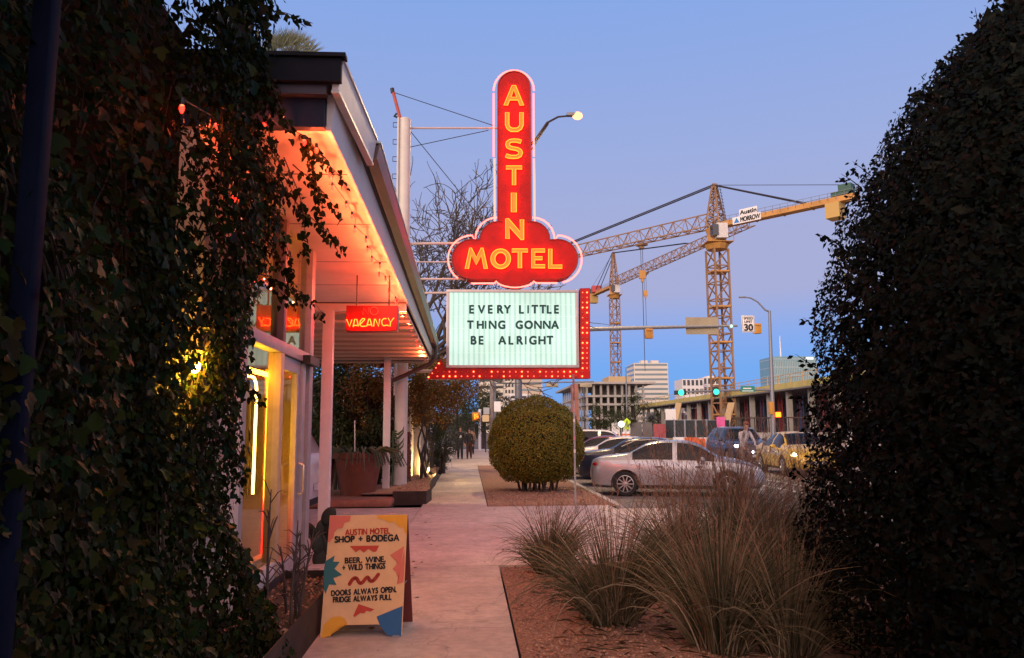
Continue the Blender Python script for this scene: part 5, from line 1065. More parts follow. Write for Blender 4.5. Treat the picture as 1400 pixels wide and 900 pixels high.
for (d,L,r) in (((.15,0,1),2.5,.15),((.75,.1,.75),2.3,.12),((-.45,.2,.9),2.2,.12),((.9,-.2,.35),2.0,.09),((.35,.3,.95),2.6,.12),((.8,.3,.15),1.7,.07),((-.2,-.3,1),2.4,.1),((.6,-.3,.8),2.3,.09),((.95,.1,.15),2.2,.08),((.2,.1,1.0),2.9,.10)):
    mb=MB(); branchy(tr,Vector((bt.x+.04,31,3.7)),Vector(d).normalized(),L*1.08,r*1.45,6 if r>.1 else 5,rg,mb,tips,.62,.12); mb.build('branch',M_trunk,tr)
tp=np.array([tuple(p) for p in tips]); tp=tp[::2]; leaf_mesh('buds',tp,np.tile([0,0,1.],(len(tp),1)),.07,M_leafR,tr,rg,'oval')
pm=AY(398,62,26); palm=thing('fan_palm','fan palm whose pale fronds just show above the motel roof','palm',(pm.x,26,0))
MB().tube([(pm.x,26,0),(pm.x+.1,26,pm.z*.5),(pm.x,26,pm.z-.5)],[.22,.18,.16],9).build('trunk',M_trunk,palm)
mb=MB()
for f in range(22):
    a=(-.2,.5,1.2,2.0,2.6,3.3,1.57)[f%7]+(f//7)*.23; e_=(0,.5,-.5,.25)[f//7]; o=Vector((math.cos(a)*.62*math.cos(e_),math.sin(e_)*.7,math.sin(a)*.55-.1*(f//7))); b=Vector((pm.x,26,pm.z-.6)); c=b+o; mb.tube([b,c],.012,4)
    for k in range(22):
        t=a-1.2+2.4*k/21; d=Vector((math.cos(t)*math.cos(e_),.1*(k%3-1)+math.sin(e_)*.8,math.sin(t)-.25*abs(e_))); e=c+d*.75; s=Vector((-d.z,0,d.x))*.018; mb.add([c-s*.3,c+d*.4-s,e,c+d*.4+s,c+s*.3],[(0,1,2,3,4)])
mb.build('frond',leafmat('palm frond',[(.10,.12,.07),(.16,.17,.10)],.5,.3,.2),palm)
def tree(label,x,y,h,rx,rz,n,size,m,seed,z0=-.1):
    t=thing('leafy_tree',label,'tree',(x,y,z0)); g=np.random.default_rng(seed); P_,N_=blob_points(g,n,(x,y,h-rz),(rx,rx,rz),46,.32,.35); leaf_mesh('crown',P_,N_,size,m,t,g,'oval',jitter=.7)
    mb=MB().tube([(x,y,z0),(x+.1,y,(h-rz)*.6),(x,y,h-rz*.6)],[rx*.09,rx*.07,rx*.03],8)
    for k in range(6): a=k*1.05+seed; mb.tube([(x,y,(h-rz)*.75),(x+rx*.35*math.cos(a),y+rx*.35*math.sin(a),h-rz),(x+rx*.7*math.cos(a),y+rx*.7*math.sin(a),h-rz*.6)],[rx*.04,rx*.03,rx*.01],6)
    mb.build('trunk',M_trunk,t); return t
def treepx(label,px,ytop,ybot,D,wpx,n,m,seed):
    s=D/1050; x=AY(px,588,D).x; h=1.6+(588-ytop)*s; zb=1.6+(588-ybot)*s; tree(label,x,D,h,wpx*s/2,(h-zb)/2,n,.045*wpx*s,m,seed)
for k,a in enumerate(((660,528,598,72,62,4200,M_leafD),(625,540,600,66,56,3600,M_leafD),(690,545,590,95,50,2600,M_leafD),(640,560,606,58,40,2200,M_leafD),(820,553,590,165,48,2600,M_leafD),(868,538,592,185,44,2600,M_leafD),(850,560,590,150,36,1800,M_leafD),(905,562,590,190,44,1800,M_leafD),(596,560,600,60,40,2200,M_leafD))):
    treepx(('dark leafy tree at the end of the pavement behind the walkers','dark tree left of the walkers over the shop','street tree behind the round bush','low dark tree beside the pedestrian signal','dark oak in front of the concrete frame building','tallest dark oak beside the far crane mast','small dark oak at the foot of the far crane','dark oak under the left end of the deck','dark tree above the neighbouring shop')[k],*a,100+k)
# ------------------------------------------------------------------ street furniture
M_lpole=mat('pole grey',(.22,.23,.25),.5,metal=.4,var=.1); M_sigy=mat('signal housing yellow',(.50,.24,.03),.5,var=.15); M_signback=mat('sign back aluminium',(.36,.31,.20),.55,metal=.2,var=.1,scale=2); M_swhite=mat('sign white',(.75,.74,.72),.5,var=.04); M_sblack=mat('sign black',(.02,.02,.02),.5); M_sgreen=mat('street sign green',(.02,.22,.16),.45,var=.05)
M_lampglow=emis('sodium lamp glow',(3.2,1.25,.55)); M_green=emis('green signal lens',(.12,2.2,1.15)); M_handorange=emis('orange hand signal',(7,.9,.06))
Ym=32.0
pole=AY(709,560,Ym); tp_=thing('traffic_signal_pole','tall grey signal pole with a long mast arm, speed sign and lit street lamp','traffic signal',(pole.x,Ym,0))
zt=AY(722,200,Ym).z
MB().lathe([(.19,0),(.19,.05),(.16,.06),(.13,zt-4),(.09,zt)],(pole.x,Ym,0),16).build('pole',M_lpole,tp_,smooth=True)
MB().tube([(pole.x,Ym,zt-.6),AY(733,190,Ym),AY(748,168,Ym),AY(763,160,Ym),AY(778,158.5,Ym)],[.06,.055,.05,.045,.04],8).build('lamp_arm',M_dksteel,tp_,smooth=True); MB().tube([(pole.x,Ym,zt-1.2),AY(735,192,Ym),AY(750,169,Ym)],.03,6).build('arm_brace',M_dksteel,tp_)
a=AY(784,157,Ym); lh=MB().cbox(a,(.62,.26,.15)).build('lamp_head',M_lpole,tp_,bevel=.05); MB().sphere(AY(789.5,158.5,Ym),.21,14,10,(1.1,.8,.85)).build('lamp_lens',M_lampglow,lh,smooth=True)
lamp_light('street_lamp',AY(792,164,Ym),9000,(1,.66,.30),tp_,'SPOT',.12,(0,-.05,-1),2.7)
az=AY(730,452.5,Ym).z; e1=AY(1008,445.5,Ym)
MB().tube([(pole.x,Ym-.1,az-.05),(AY(850,449,Ym)),e1],[.11,.085,.05],10).build('mast_arm',M_lpole,tp_,smooth=True)
def sig(px,py,w=.34,h=.42):
    c=AY(px,py,Ym); s=MB().cbox(c+Vector((0,.0,0)),(w,.22,h)).build('signal_head',M_sigy,tp_,bevel=.04); MB().cbox(c+Vector((0,-.13,h*.35)),(w*.8,.06,.06)).build('bracket',M_sigy,s); return s
sig(887,456.5); sig(1035,449.5,.34,.44)
b0,b1=AY(939,433,Ym-.09),AY(984.5,456.5,Ym-.09); MB().box((b0.x,Ym+.10,b1.z),(b1.x,Ym+.12,b0.z)).build('sign_back',M_signback,tp_)
b0,b1=AY(1014,431.5,Ym-.12),AY(1032.5,454.5,Ym-.12); sp=MB().box((b0.x,Ym-.12,b1.z),(b1.x,Ym-.10,b0.z)).build('speed_sign',M_swhite,tp_,bevel=.008)
fr=MB(); i_=.02
for q in (((b0.x+i_,b0.z-i_-.015),(b1.x-i_,b0.z-i_)),((b0.x+i_,b1.z+i_),(b1.x-i_,b1.z+i_+.015)),((b0.x+i_,b1.z+i_+.016),(b0.x+i_+.015,b0.z-i_-.016)),((b1.x-i_-.015,b1.z+i_+.016),(b1.x-i_,b0.z-i_-.016))): fr.box((q[0][0],Ym-.124,q[0][1]),(q[1][0],Ym-.1205,q[1][1]))
fr.build('sign_border',M_sblack,sp)
def txt3(t,x0,x1,z0,z1,y,m,par,nm='lettering',w=.006):
    v,f,bd=font_mesh(t); q=fit(v,x0,x1,z0,z1); vv=[Vector((a,y,b)) for a,b,_ in q]; mb=MB().add(vv,f)
    for lp in loops_of(bd): mb.tube([vv[i] for i in lp],w,5,closed=True)
    return mb.build(nm,m,par)
W_=b1.x-b0.x; H_=b0.z-b1.z
txt3('SPEED',b0.x+W_*.14,b1.x-W_*.14,b1.z+H_*.76,b1.z+H_*.9,Ym-.125,M_sblack,sp); txt3('LIMIT',b0.x+W_*.2,b1.x-W_*.2,b1.z+H_*.56,b1.z+H_*.70,Ym-.125,M_sblack,sp); txt3('30',b0.x+W_*.17,b1.x-W_*.17,b1.z+H_*.1,b1.z+H_*.48,Ym-.125,M_sblack,sp,w=.02)
MB().sphere(AY(1000,446,Ym-.1),.07,8,6).build('status_lamp',emis('pale green lamp',(.9,1.6,1.1)),tp_)
# second mast with green signals facing us and a far street lamp
Y2=79.0; p2=AY(1057,588,Y2); t2=thing('traffic_signal_pole','far street lamp pole whose mast arm carries green signals and a green street sign','traffic signal',(p2.x,Y2,0)); zt=AY(1050,425,Y2).z; tx=AY(1052,425,Y2).x
MB().tube([(p2.x,Y2,0),((p2.x+tx)/2,Y2,zt/2),(tx,Y2,zt)],[.26,.2,.14],12).build('pole',M_lpole,t2,smooth=True); MB().tube([(tx,Y2,zt-.1),AY(1046,424,Y2),AY(1036,413,Y2),AY(1026,407.5,Y2),AY(1018,406.5,Y2)],[.12,.1,.09,.08,.07],8).build('lamp_arm',M_lpole,t2); MB().cbox(AY(1015,406.5,Y2),(.7,.3,.16)).build('lamp_head',M_lpole,t2,bevel=.04)
az=AY(1056,533,Y2).z; MB().tube([(p2.x,Y2,az),AY(990,534,Y2),AY(922,536.5,Y2)],[.13,.11,.08],8).build('mast_arm',M_lpole,t2)
for px in (930,978):
    c=AY(px,537 if px<950 else 536,Y2-.3); h=MB().cbox(c,(1.25 if px<950 else .55,.3,.45 if px<950 else 1.05)).build('signal_head',M_black,t2,bevel=.05); g=MB().lathe([(.30,0),(.30,.03),(.15,.06)],c+Vector((.05,-.16,0)),16,(0,-1,0)).build('green_lens',M_green,h,smooth=True)
b0,b1=AY(1012.5,528,Y2-.2),AY(1032,536.5,Y2-.2); sp=MB().box((b0.x,Y2-.2,b1.z),(b1.x,Y2-.17,b0.z)).build('street_name_sign',M_sgreen,t2); MB().box((b0.x+.25,Y2-.206,(b0.z+b1.z)/2+.02),(b1.x-.35,Y2-.2005,(b0.z+b1.z)/2+.14)).build('sign_bar',M_swhite,sp); MB().box((b0.x+.15,Y2-.206,b1.z+.1),(b1.x-.15,Y2-.2005,b1.z+.18)).build('sign_bar',M_swhite,sp)
c=AY(1054.5,558,Y2-.5); h=MB().cbox(c,(.5,.4,1.3)).build('side_signal_head',M_sigy,t2,bevel=.05); MB().cbox(AY(1064,567,Y2-.5),(.45,.3,.5)).build('hand_signal',M_handorange,t2)
# slim sign post beside the bush
q=G(787,702); sp_=thing('sign_post','slim weathered steel sign post with sticker remnants in front of the round bush','post',(q.x,q.y,-.02)); zt=AY(788,512,q.y).z
mb=MB().bar((q.x,q.y,-.02),(q.x,q.y,zt),.055,.03); mb.build('pole',M_steel,sp_)
r_=np.random.default_rng(3)
for k in range(7): z=1.15+k*.19+r_.uniform(0,.06); MB().bar((q.x,q.y-.001,z),(q.x,q.y-.001,z+r_.uniform(.05,.12)),.058,.034).build('sticker',[M_swhite,mat('pink sticker',(.55,.25,.3)),mat('faded sticker',(.35,.33,.32))][k%3],sp_)
MB().bar((q.x,q.y,zt-.5),(q.x,q.y,zt),.16,.02).build('narrow_sign',mat('weathered red sign back',(.28,.12,.10),.6,var=.3),sp_)
# pedestrian signal, utility pole and small lamp at the corner
pd=AY(656,588,62); pdn=thing('pedestrian_signal','white pedestrian signal post showing an orange hand at the street corner','pedestrian signal',(pd.x,62,0)); z=AY(656,570,62).z
MB().tube([(pd.x,62,0),(pd.x,62,z+.6)],.11,8).build('pole',M_swhite,pdn); c=AY(650.5,570,61.8); MB().cbox(c,(.62,.35,.75)).build('signal_head',M_sigy,pdn,bevel=.05)
hd=MB().cbox(c+Vector((0,-.19,-.08)),(.26,.02,.22))
for k in range(4): hd.cbox(c+Vector((-.10+k*.066,-.19,.14)),(.045,.02,.2))
hd.cbox(c+Vector((.17,-.19,-.02)),(.06,.02,.16)); hd.build('hand_symbol',M_handorange,pdn)
up_=AY(672,588,58); ut=thing('utility_pole','weathered timber utility pole with small street signs beside the corner','utility pole',(up_.x,58,0)); MB().tube([(up_.x,58,-.1),(AY(674,520,58).x,58,9.5)],[.2,.15],9).build('pole',mat('grey timber',(.2,.17,.15),.9,var=.3),ut)
for (px,py,w,h,m,) in ((680,556,.5,.75,M_swhite),(665,562,.45,.5,M_steel)): MB().cbox(AY(px,py,57.7),(w,.03,h)).build('street_sign',m,ut)
bx=AY(664,572,57); gl_=thing('globe_lamp','small cream globe lamp on a short post beside the utility pole','lamp',(bx.x,57,0)); MB().tube([(bx.x,57,0),(bx.x,57,bx.z-.2)],.05,6).build('pole',M_dksteel,gl_); MB().cbox((bx.x,57,bx.z),(.5,.4,.5)).build('lamp_box',emis('warm lantern',(.75,.42,.22)),gl_,bevel=.08)
ar2=thing('traffic_signal_pole','distant mast arm crossing just below the letter board with horizontal signals','traffic signal',(AY(676,588,64).x,64,0)); MB().tube([AY(676,589,64),AY(676,523,64)],.13,8).tube([AY(676,524.5,64),AY(812,522,64)],.07,6).build('pole',M_lpole,ar2)
for px in (755,801): 
    for dx in (-7,7): MB().bar(AY(px+dx,522.5,64),AY(px+dx,526,64),.05).build('hanger',M_lpole,ar2)
    MB().cbox(AY(px,527,64),(1.0,.3,.32)).build('signal_head',M_signback,ar2,bevel=.04)
# ------------------------------------------------------------------ construction site across the street
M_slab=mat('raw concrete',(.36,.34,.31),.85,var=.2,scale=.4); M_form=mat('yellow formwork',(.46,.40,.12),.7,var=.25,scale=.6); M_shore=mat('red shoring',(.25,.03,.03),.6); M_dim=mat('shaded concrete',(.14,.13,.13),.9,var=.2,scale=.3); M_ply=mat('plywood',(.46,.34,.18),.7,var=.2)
dk=thing('parking_deck','concrete deck under construction with yellow edge forms, guard posts and red shoring','building',(45,140,0)); X0=45.0
hd_=lambda px,py:(588-py)/(px-640)*45+1.6   # height of an edge along the street line
zt_=1.6+.156*45; zb_=1.6+.118*45
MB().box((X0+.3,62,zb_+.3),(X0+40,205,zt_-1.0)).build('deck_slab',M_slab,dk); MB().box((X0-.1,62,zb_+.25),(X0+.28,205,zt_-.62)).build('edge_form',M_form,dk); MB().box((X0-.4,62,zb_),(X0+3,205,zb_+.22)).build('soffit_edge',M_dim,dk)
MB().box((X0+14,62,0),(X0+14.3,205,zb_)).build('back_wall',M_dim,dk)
for k in range(34): y=64+k*4.1; MB().bar((X0-.15,y,zb_+.4),(X0-.15,y,zt_+.62),.13).build('guard_post',M_ply,dk)
for z in (zt_+.0,zt_+.5): MB().bar((X0-.14,62,z),(X0-.14,205,z),.09).build('guard_rail',M_ply,dk)
for k in range(19):
    y=66+k*7.4; MB().box((X0+1.5,y-.35,0),(X0+2.2,y+.35,zb_)).build('column',M_slab,dk)
for k in range(36):
    y=64+k*3.7; s=MB()
    for dx in (.0,1.3):
        for dy in (0,1.2): s.bar((X0+3+dx,y+dy,0),(X0+3+dx,y+dy,zb_),.10)
    for z in (1,2.4,3.8,5.2): s.bar((X0+3,y,z),(X0+3,y+1.2,z),.07); s.bar((X0+3,y,z),(X0+3,y+1.2,z-1.2),.05)
    s.build('shoring_frame',M_shore if k%4 else mat('blue shoring',(.03,.06,.16),.6),dk)
MB().box((X0+4,84,zt_-.9),(X0+10,91,zt_+2.2)).build('form_stack',M_form,dk)
for k,(px,top,D) in enumerate(((918,552,132),(988,560,115),(1000,552,104))):
    if k==2: continue
    a=AY(px,600,D-8); b=AY(px+(12 if k else 10),top-8 if k else top,D); br=thing('timber_brace',('leaning timber brace at the left end of the deck','leaning timber brace nearest the crane mast')[k],'brace',(a.x,D-8,0)); a.z=0; MB().bar(a,b,1.0,.35).build('brace',M_ply,br)
# street-side fencing, barriers and signs
fx=38.0
def panel(name,label,cat,px0,px1,py0,py1,D,m,grp=None,pole=True):
    a,b=AY(px0,py0,D),AY(px1,py1,D); t=thing(name,label,cat,(a.x,D,0),0,grp); MB().box((a.x+.03,D-.02,b.z),(b.x-.03,D+.02,a.z)).build('screen',m,t)
    if pole:
        for x in (a.x,b.x): MB().bar((x,D-.05,-.0),(x,D-.05,a.z+.1),.07).build('pole',M_steel,t)
        MB().bar((a.x,D-.05,a.z),(b.x,D-.05,a.z),.06).build('top_rail',M_steel,t)
    return t
M_scr=mat('dark fence screen',(.025,.035,.04),.8,var=.3,scale=.8)
for k,(a,b) in enumerate(((909,922),(922.3,936),(936.3,951),(951.3,966),(966.3,982),(982.3,998))): panel('fence_panel',f'dark screened construction fence panel, {("leftmost","second from its left end","third from its left end","fourth from its left end","next to last before the rail","last before the rail")[k]}','fence',a,b,574.5,599,92,M_scr,'screened fence panels along the site')
panel('barrier_panel','faded red water barrier panel left of the dark fence','barrier',893,911,580,599,90,mat('faded red plastic',(.34,.07,.08),.7,var=.2),pole=False)
for k,(a,b,m) in enumerate(((850,862,M_swhite),(836,848,M_swhite),(862,878,M_dim),(878,892,M_dim))): panel('site_hoarding',('pale hoarding board right of the far crane foot','pale hoarding board left of the far crane foot','dim grey hoarding board beside the red barrier panel','dim grey hoarding board touching the red barrier panel')[k],'hoarding',a,b,578,598,150,m,pole=False)
rl=thing('bridge_rail','concrete parapet with a dark metal rail in front of the deck','railing',(30,80,0)); a=AY(1000,572,84); b=AY(1180,570,74)
MB().bar((a.x,84,a.z),(b.x,74,b.z),.14).build('top_rail',M_dksteel,rl); MB().bar((a.x,84,.55),(b.x,74,.55),.4,1.1).build('parapet',M_slab,rl)
for k in range(27): p=Vector((a.x,84,a.z)).lerp(Vector((b.x,74,b.z)),k/26); MB().bar((p.x,p.y,1.0),(p.x,p.y,p.z),.09).build('baluster',M_dksteel,rl)
MB().bar((a.x,83.9,1.15),(b.x,73.9,1.15),.03,.05).build('ledge',M_slab,rl)
M_or=mat('orange barrier plastic',(.62,.12,.03),.6,var=.15)
for k,(px,py,D,w) in enumerate(((986,603,60,1.55),(945,601,64,1.1),(955,606,56,1.0))):
    c=AY(px,py,D); t=thing('traffic_barrier',('wide orange water-filled road barrier beside the rider','orange road barrier behind the silver car roof','small orange road barrier in the row before the fence')[k],'barrier',(c.x,D,-.13)); h=1.05
    MB().prism([(c.x-w/2,D-.28,-.13),(c.x-w/2,D-.2,.3),(c.x-w/2,D-.09,h-.15),(c.x-w/2,D+.09,h-.15),(c.x-w/2,D+.2,.3),(c.x-w/2,D+.28,-.13)],(w,0,0)).build('body',M_or,t); 
    for q in (-.3,.1,.4): MB().box((c.x+q*w-.07,D-.30,-.12),(c.x+q*w+.07,D-.275,.03)).build('slot',M_sblack,t)
for k,(px,D) in enumerate(((930,66),(965,62),(975,64))):
    c=AY(px,604,D); t=thing('traffic_barrier',f'white plastic road barrier, {("left of the small orange one","right of the small orange one","touching the wide orange one")[k]}','barrier',(c.x,D,-.13)); MB().prism([(c.x-.6,D-.25,-.13),(c.x-.6,D-.08,.9),(c.x-.6,D+.08,.9),(c.x-.6,D+.25,-.13)],(1.2,0,0)).build('body',M_swhite,t)
for k,(px,py,D,w,h,m,lb,cat) in enumerate(((985.5,578,90,1.0,1.35,mat('pink notice',(.75,.12,.35),.6),'bright pink notice fixed to the dark site fence','notice'),(991,586.5,89,1.1,.5,M_swhite,'small white notice below the pink one on the fence','notice'),(917,570,95,1.3,1.9,M_swhite,'white site sign standing at the left end of the dark fence','sign'))):
    c=AY(px,py,D); t=thing('site_notice',lb,cat,(c.x,D,c.z)); MB().cbox(c,(w,.04,h)).build('board',m,t); MB().bar((c.x,D+.05,0),(c.x,D+.05,c.z),.06).build('pole',M_steel,t)
c=AY(857,577,140); t=thing('crossing_sign','yellow-green diamond pedestrian crossing sign by the far crane foot','sign',(c.x,140,0)); M_yg=mat('fluorescent yellow green',(.50,.72,.03),.5)
MB().cbox(c,(1.05,.04,1.05),Matrix.Rotation(R(45),3,'Y')).build('diamond',M_yg,t); MB().bar((c.x,140.05,0),(c.x,140.05,c.z),.08).build('pole',M_steel,t); MB().cbox(c+Vector((0,-.04,.18)),(.16,.02,.16)).cbox(c+Vector((0,-.04,-.05)),(.2,.02,.3)).cbox(c+Vector((.09,-.04,-.33)),(.09,.02,.3)).cbox(c+Vector((-.09,-.04,-.33)),(.09,.02,.3)).build('walking_symbol',M_sblack,t); MB().cbox(c+Vector((0,0,-1.1)),(.9,.04,.5)).build('plaque',M_yg,t)
c=AY(849.5,580,138); t=thing('work_light','glaring white work light at the foot of the far crane','lamp',(c.x,138,0)); MB().bar((c.x,138,0),(c.x,138,c.z),.1).build('pole',M_steel,t); MB().sphere(c,.55,10,8).build('lamp_head',emis('work light',(5,5.2,3.6)),t,smooth=True)
for k,px in enumerate((843,853,859)):
    c=AY(px,588,136); t=thing('traffic_drum','orange and white striped traffic drum at the crane foot','traffic drum',(c.x,136,-.13),0,'striped traffic drums')
    for j in range(4): MB().lathe([(.42-.03*j,.32*j),(.40-.03*j,.32*j+.30)],(c.x,136,-.13),10).build('stripe',M_or if j%2==0 else M_swhite,t)
# ------------------------------------------------------------------ tower cranes
M_cr=mat('crane orange yellow',(.50,.25,.06),.55,var=.2,scale=.3); M_crd=mat('rusty crane lattice',(.27,.15,.07),.6,var=.25,scale=.4); M_cw=mat('crane cab white',(.6,.58,.55),.5); M_gl=mat('cab glass',(.02,.03,.035),.1,spec=.8); M_tie=mat('pendant bar',(.03,.03,.045),.6)
def lattice(mb,a,b,w,h,n,r,side=None,tri=False,taper=1):
    a=Vector(a);b=Vector(b);d=(b-a).normalized(); side=Vector(side) if side is not None else frame_of(d)[0]; side=(side-d*side.dot(d)).normalized(); upv=side.cross(d).normalized()
    if tri: cs=[side*(-w/2),side*(w/2),upv*h*(1 if upv.z>0 else -1)]
    else: cs=[side*(-w/2)-upv*h/2,side*(w/2)-upv*h/2,side*(w/2)+upv*h/2,side*(-w/2)+upv*h/2]
    for c in cs: mb.bar(a+c,b+c*taper,r*1.5)
    m=len(cs)
    for i in range(n):
        p,q=a.lerp(b,i/n),a.lerp(b,(i+1)/n); t0=1+(taper-1)*i/n; t1=1+(taper-1)*(i+1)/n
        for j in range(m):
            u,v=cs[j],cs[(j+1)%m]; mb.bar(p+u*t0,p+v*t0,r*.9); 
            if i%2: mb.bar(p+u*t0,q+v*t1,r*.9)
            else: mb.bar(p+v*t0,q+u*t1,r*.9)
def crane(label,x,y,mw,zslew,zapex,jdir,jl,cjl,jh,ropes=True,detail=True,trol=13):
    t=thing('tower_crane',label,'crane',(x,y,0)); d=Vector((jdir[0],jdir[1],0)).normalized(); s=Vector((-d.y,d.x,0)); c=Vector((x,y,0)); mb=MB()
    lattice(mb,c,c+Vector((0,0,zslew-4)),mw,mw,int((zslew-4)/mw*1.0),mw*.075,Vector((1,.25,0))); mb.build('mast',M_crd,t)
    for k in range(int(zslew/7)): MB().cbox(c+Vector((0,0,4+k*6.2)),(mw*1.12,mw*1.12,.28)).build('mast_collar',M_cr,t)
    z=zslew; MB().lathe([(mw*.62,-4),(mw*.78,-3.2),(mw*.62,-2.4),(mw*.55,-1.4),(mw*.7,-.2)],c+Vector((0,0,z)),12).build('slewing_ring',M_cr,t); pf=MB().cbox(c+Vector((0,0,z-2.9)),(mw*1.7,mw*1.7,.12))
    for i in (-1,1):
        for j in (-1,1): pf.bar(c+Vector((i*mw*.84,j*mw*.84,z-2.9)),c+Vector((i*mw*.84,j*mw*.84,z-1.8)),.08)
    pf.build('platform',M_cr,t)
    jb=c+Vector((0,0,z+jh*.1)); mb=MB(); lattice(mb,jb+d*mw*.4,jb+d*jl,jh*.9,jh*1.0,int(jl/jh*1.0),.13,s,True,.8); mb.build('jib',M_crd,t)
    mb=MB(); cj=jb-d*cjl
    for q in (-1,1): mb.bar(jb+s*q*.7-d*mw*.2,cj+s*q*.7,.35,.85)
    mb.bar(jb-d*mw*.2-Vector((0,0,.3)),cj-Vector((0,0,.3)),1.6,.12); 
    for k in range(4): p=jb-d*cjl*(.3+.2*k); mb.bar(p-s*1.0-Vector((0,0,.35)),p+s*1.0-Vector((0,0,.35)),.3)
    mb.build('counter_jib',M_cr,t)
    mb=MB(); n=int(cjl/1.3)
    for q in (-1,1):
        for k in range(n+1): p=jb-d*(cjl*k/n*.96+.6)+s*q*.95; mb.bar(p,p+Vector((0,0,1.15)),.06)
        for h in (.6,1.15): mb.bar(jb-d*.6+s*q*.95+Vector((0,0,h)),jb-d*(cjl*.96+.6)+s*q*.95+Vector((0,0,h)),.06)
    mb.build('walkway_rail',M_lpole,t)
    MB().cbox(cj+d*3.6-Vector((0,0,1.7)),(2.2,2.6,2.4),Matrix.Rotation(math.atan2(d.y,d.x),3,'Z')).build('counterweight',mat('counterweight ochre',(.50,.33,.10),.7,var=.1),t); MB().cbox(cj+d*1.7+Vector((0,0,1.35)),(2.0,1.6,1.7),Matrix.Rotation(math.atan2(d.y,d.x),3,'Z')).cbox(cj+d*3.3+Vector((0,0,.8)),(1.2,1.5,.9),Matrix.Rotation(math.atan2(d.y,d.x),3,'Z')).build('winch_house',mat('winch green',(.03,.10,.07),.5),t)
    ap=c+Vector((0,0,zapex)); mb=MB(); lattice(mb,jb,ap,mw*.95,mw*.95,7,.16,s,False,.22); mb.cbox(ap,(.7,.7,.5)); mb.build('tower_top',M_crd,t)
    lm=MB()
    for k in range(12): zz=jb.z+.5+(zapex-jb.z-1)*k/11; w=mw*.55*(1-.6*k/11); p=c-d*w; lm.bar(Vector((p.x,p.y,zz))+s*.35-d*.5,Vector((p.x,p.y,zz))-s*.35-d*.5,.07)
    lm.bar(jb-d*(mw*.5+.6)+s*.35,ap-d*.8+s*.35,.07); lm.bar(jb-d*(mw*.5+.6)-s*.35,ap-d*.8-s*.35,.07); lm.build('ladder',M_tie,t)
    for q in (-.35,.35): MB().tube([ap+s*q,jb+d*jl*.62+Vector((0,0,jh))+s*q],.13,5).build('pendant',M_tie,t); MB().tube([ap+s*q,cj+d*cjl*.28+s*q*2],.13,5).build('pendant',M_tie,t)
    MB().tube([ap,cj+Vector((0,0,1.8))],.05,4).build('rope',M_tie,t)
    cc=c+d*.2-s*0+Vector((-.2,-mw*.75,z-1.35)); cb=MB().cbox(cc+Vector((.5,0,.2)),(1.9,2.0,2.6)).build('cab',M_cw,t); MB().cbox(cc+Vector((-.75,-.4,.25)),(1.0,1.6,1.9)).build('cab_window',M_gl,cb)
    tp=jb+d*trol-Vector((0,0,.5)); MB().cbox(tp,(1.9,1.5,.4),Matrix.Rotation(math.atan2(d.y,d.x),3,'Z')).cbox(tp-Vector((0,0,.5)),(.9,.9,.5)).build('trolley',M_crd,t)
    hk=tp-Vector((0,0,5.2)); MB().tube([tp+s*.3,hk+s*.3],.05,4).tube([tp-s*.3,hk-s*.3],.05,4).tube([hk-Vector((0,0,1.6)),hk-Vector((0,0,19 if detail else 12))],.06,4).build('hoist_rope',M_tie,t); MB().cbox(hk-Vector((0,0,.6)),(1.2,.6,1.6)).cbox(hk-Vector((0,0,1.7)),(.5,.4,.7)).build('hook_block',M_cr,t)
    if detail:
        v=-d*cjl*.26+s*(.93 if s.y<0 else -.93); p=jb+v+Vector((0,0,.25)); so_=s if s.y<0 else -s; ex=-d if (-d).x>0 else d
        f=lambda a,b,o=0: p+ex*a+Vector((0,0,b))+so_*o
        for (a0,a1,b0,b1,tx,nm) in ((-2.6,2.6,-.9,.35,'MORROW','company_sign'),(-1.3,2.0,.38,1.5,'Austin','name_sign')):
            q=MB().prism([f(a0,b0),f(a1,b0),f(a1,b1),f(a0,b1)],so_*.06).build(nm,M_swhite,t); vv,ff,bd=font_mesh(tx); x0=a0+(1.5 if tx=='MORROW' else .15); ft=fit(vv,x0,a1-.15,b0+.2,b1-.22); v3_=[f(a,b,.075) for a,b,_ in ft]; m_=MB().add(v3_,ff)
            for lp in loops_of(bd): m_.tube([v3_[i] for i in lp],.05,4,closed=True)
            m_.build('lettering',M_sblack,q)
            if tx=='MORROW': MB().prism([f(a0+.2,b0+.2,.065),f(a0+1.3,b0+.2,.065),f(a0+.75,b1-.15,.065)],so_*.01).build('triangle_mark',mat('blue mark',(.03,.2,.5)),q)
    return t
crane('nearer orange tower crane with a white cab and a sign on its raised rear arm',43.6,130,2.75,36.8,44.6,(-.89,1),60,24.6,2.6,trol=16)
c2=crane('farther tower crane whose long jib passes behind the nearer crane',46.5,240,2.5,47.0,58.0,(.235,-1),76,21,2.7,detail=False,trol=22)
MB().cbox((46.5-3.3,240+14,48.6),(3.2,2.6,2.2)).build('red_container',mat('red box',(.5,.06,.05),.6),c2)
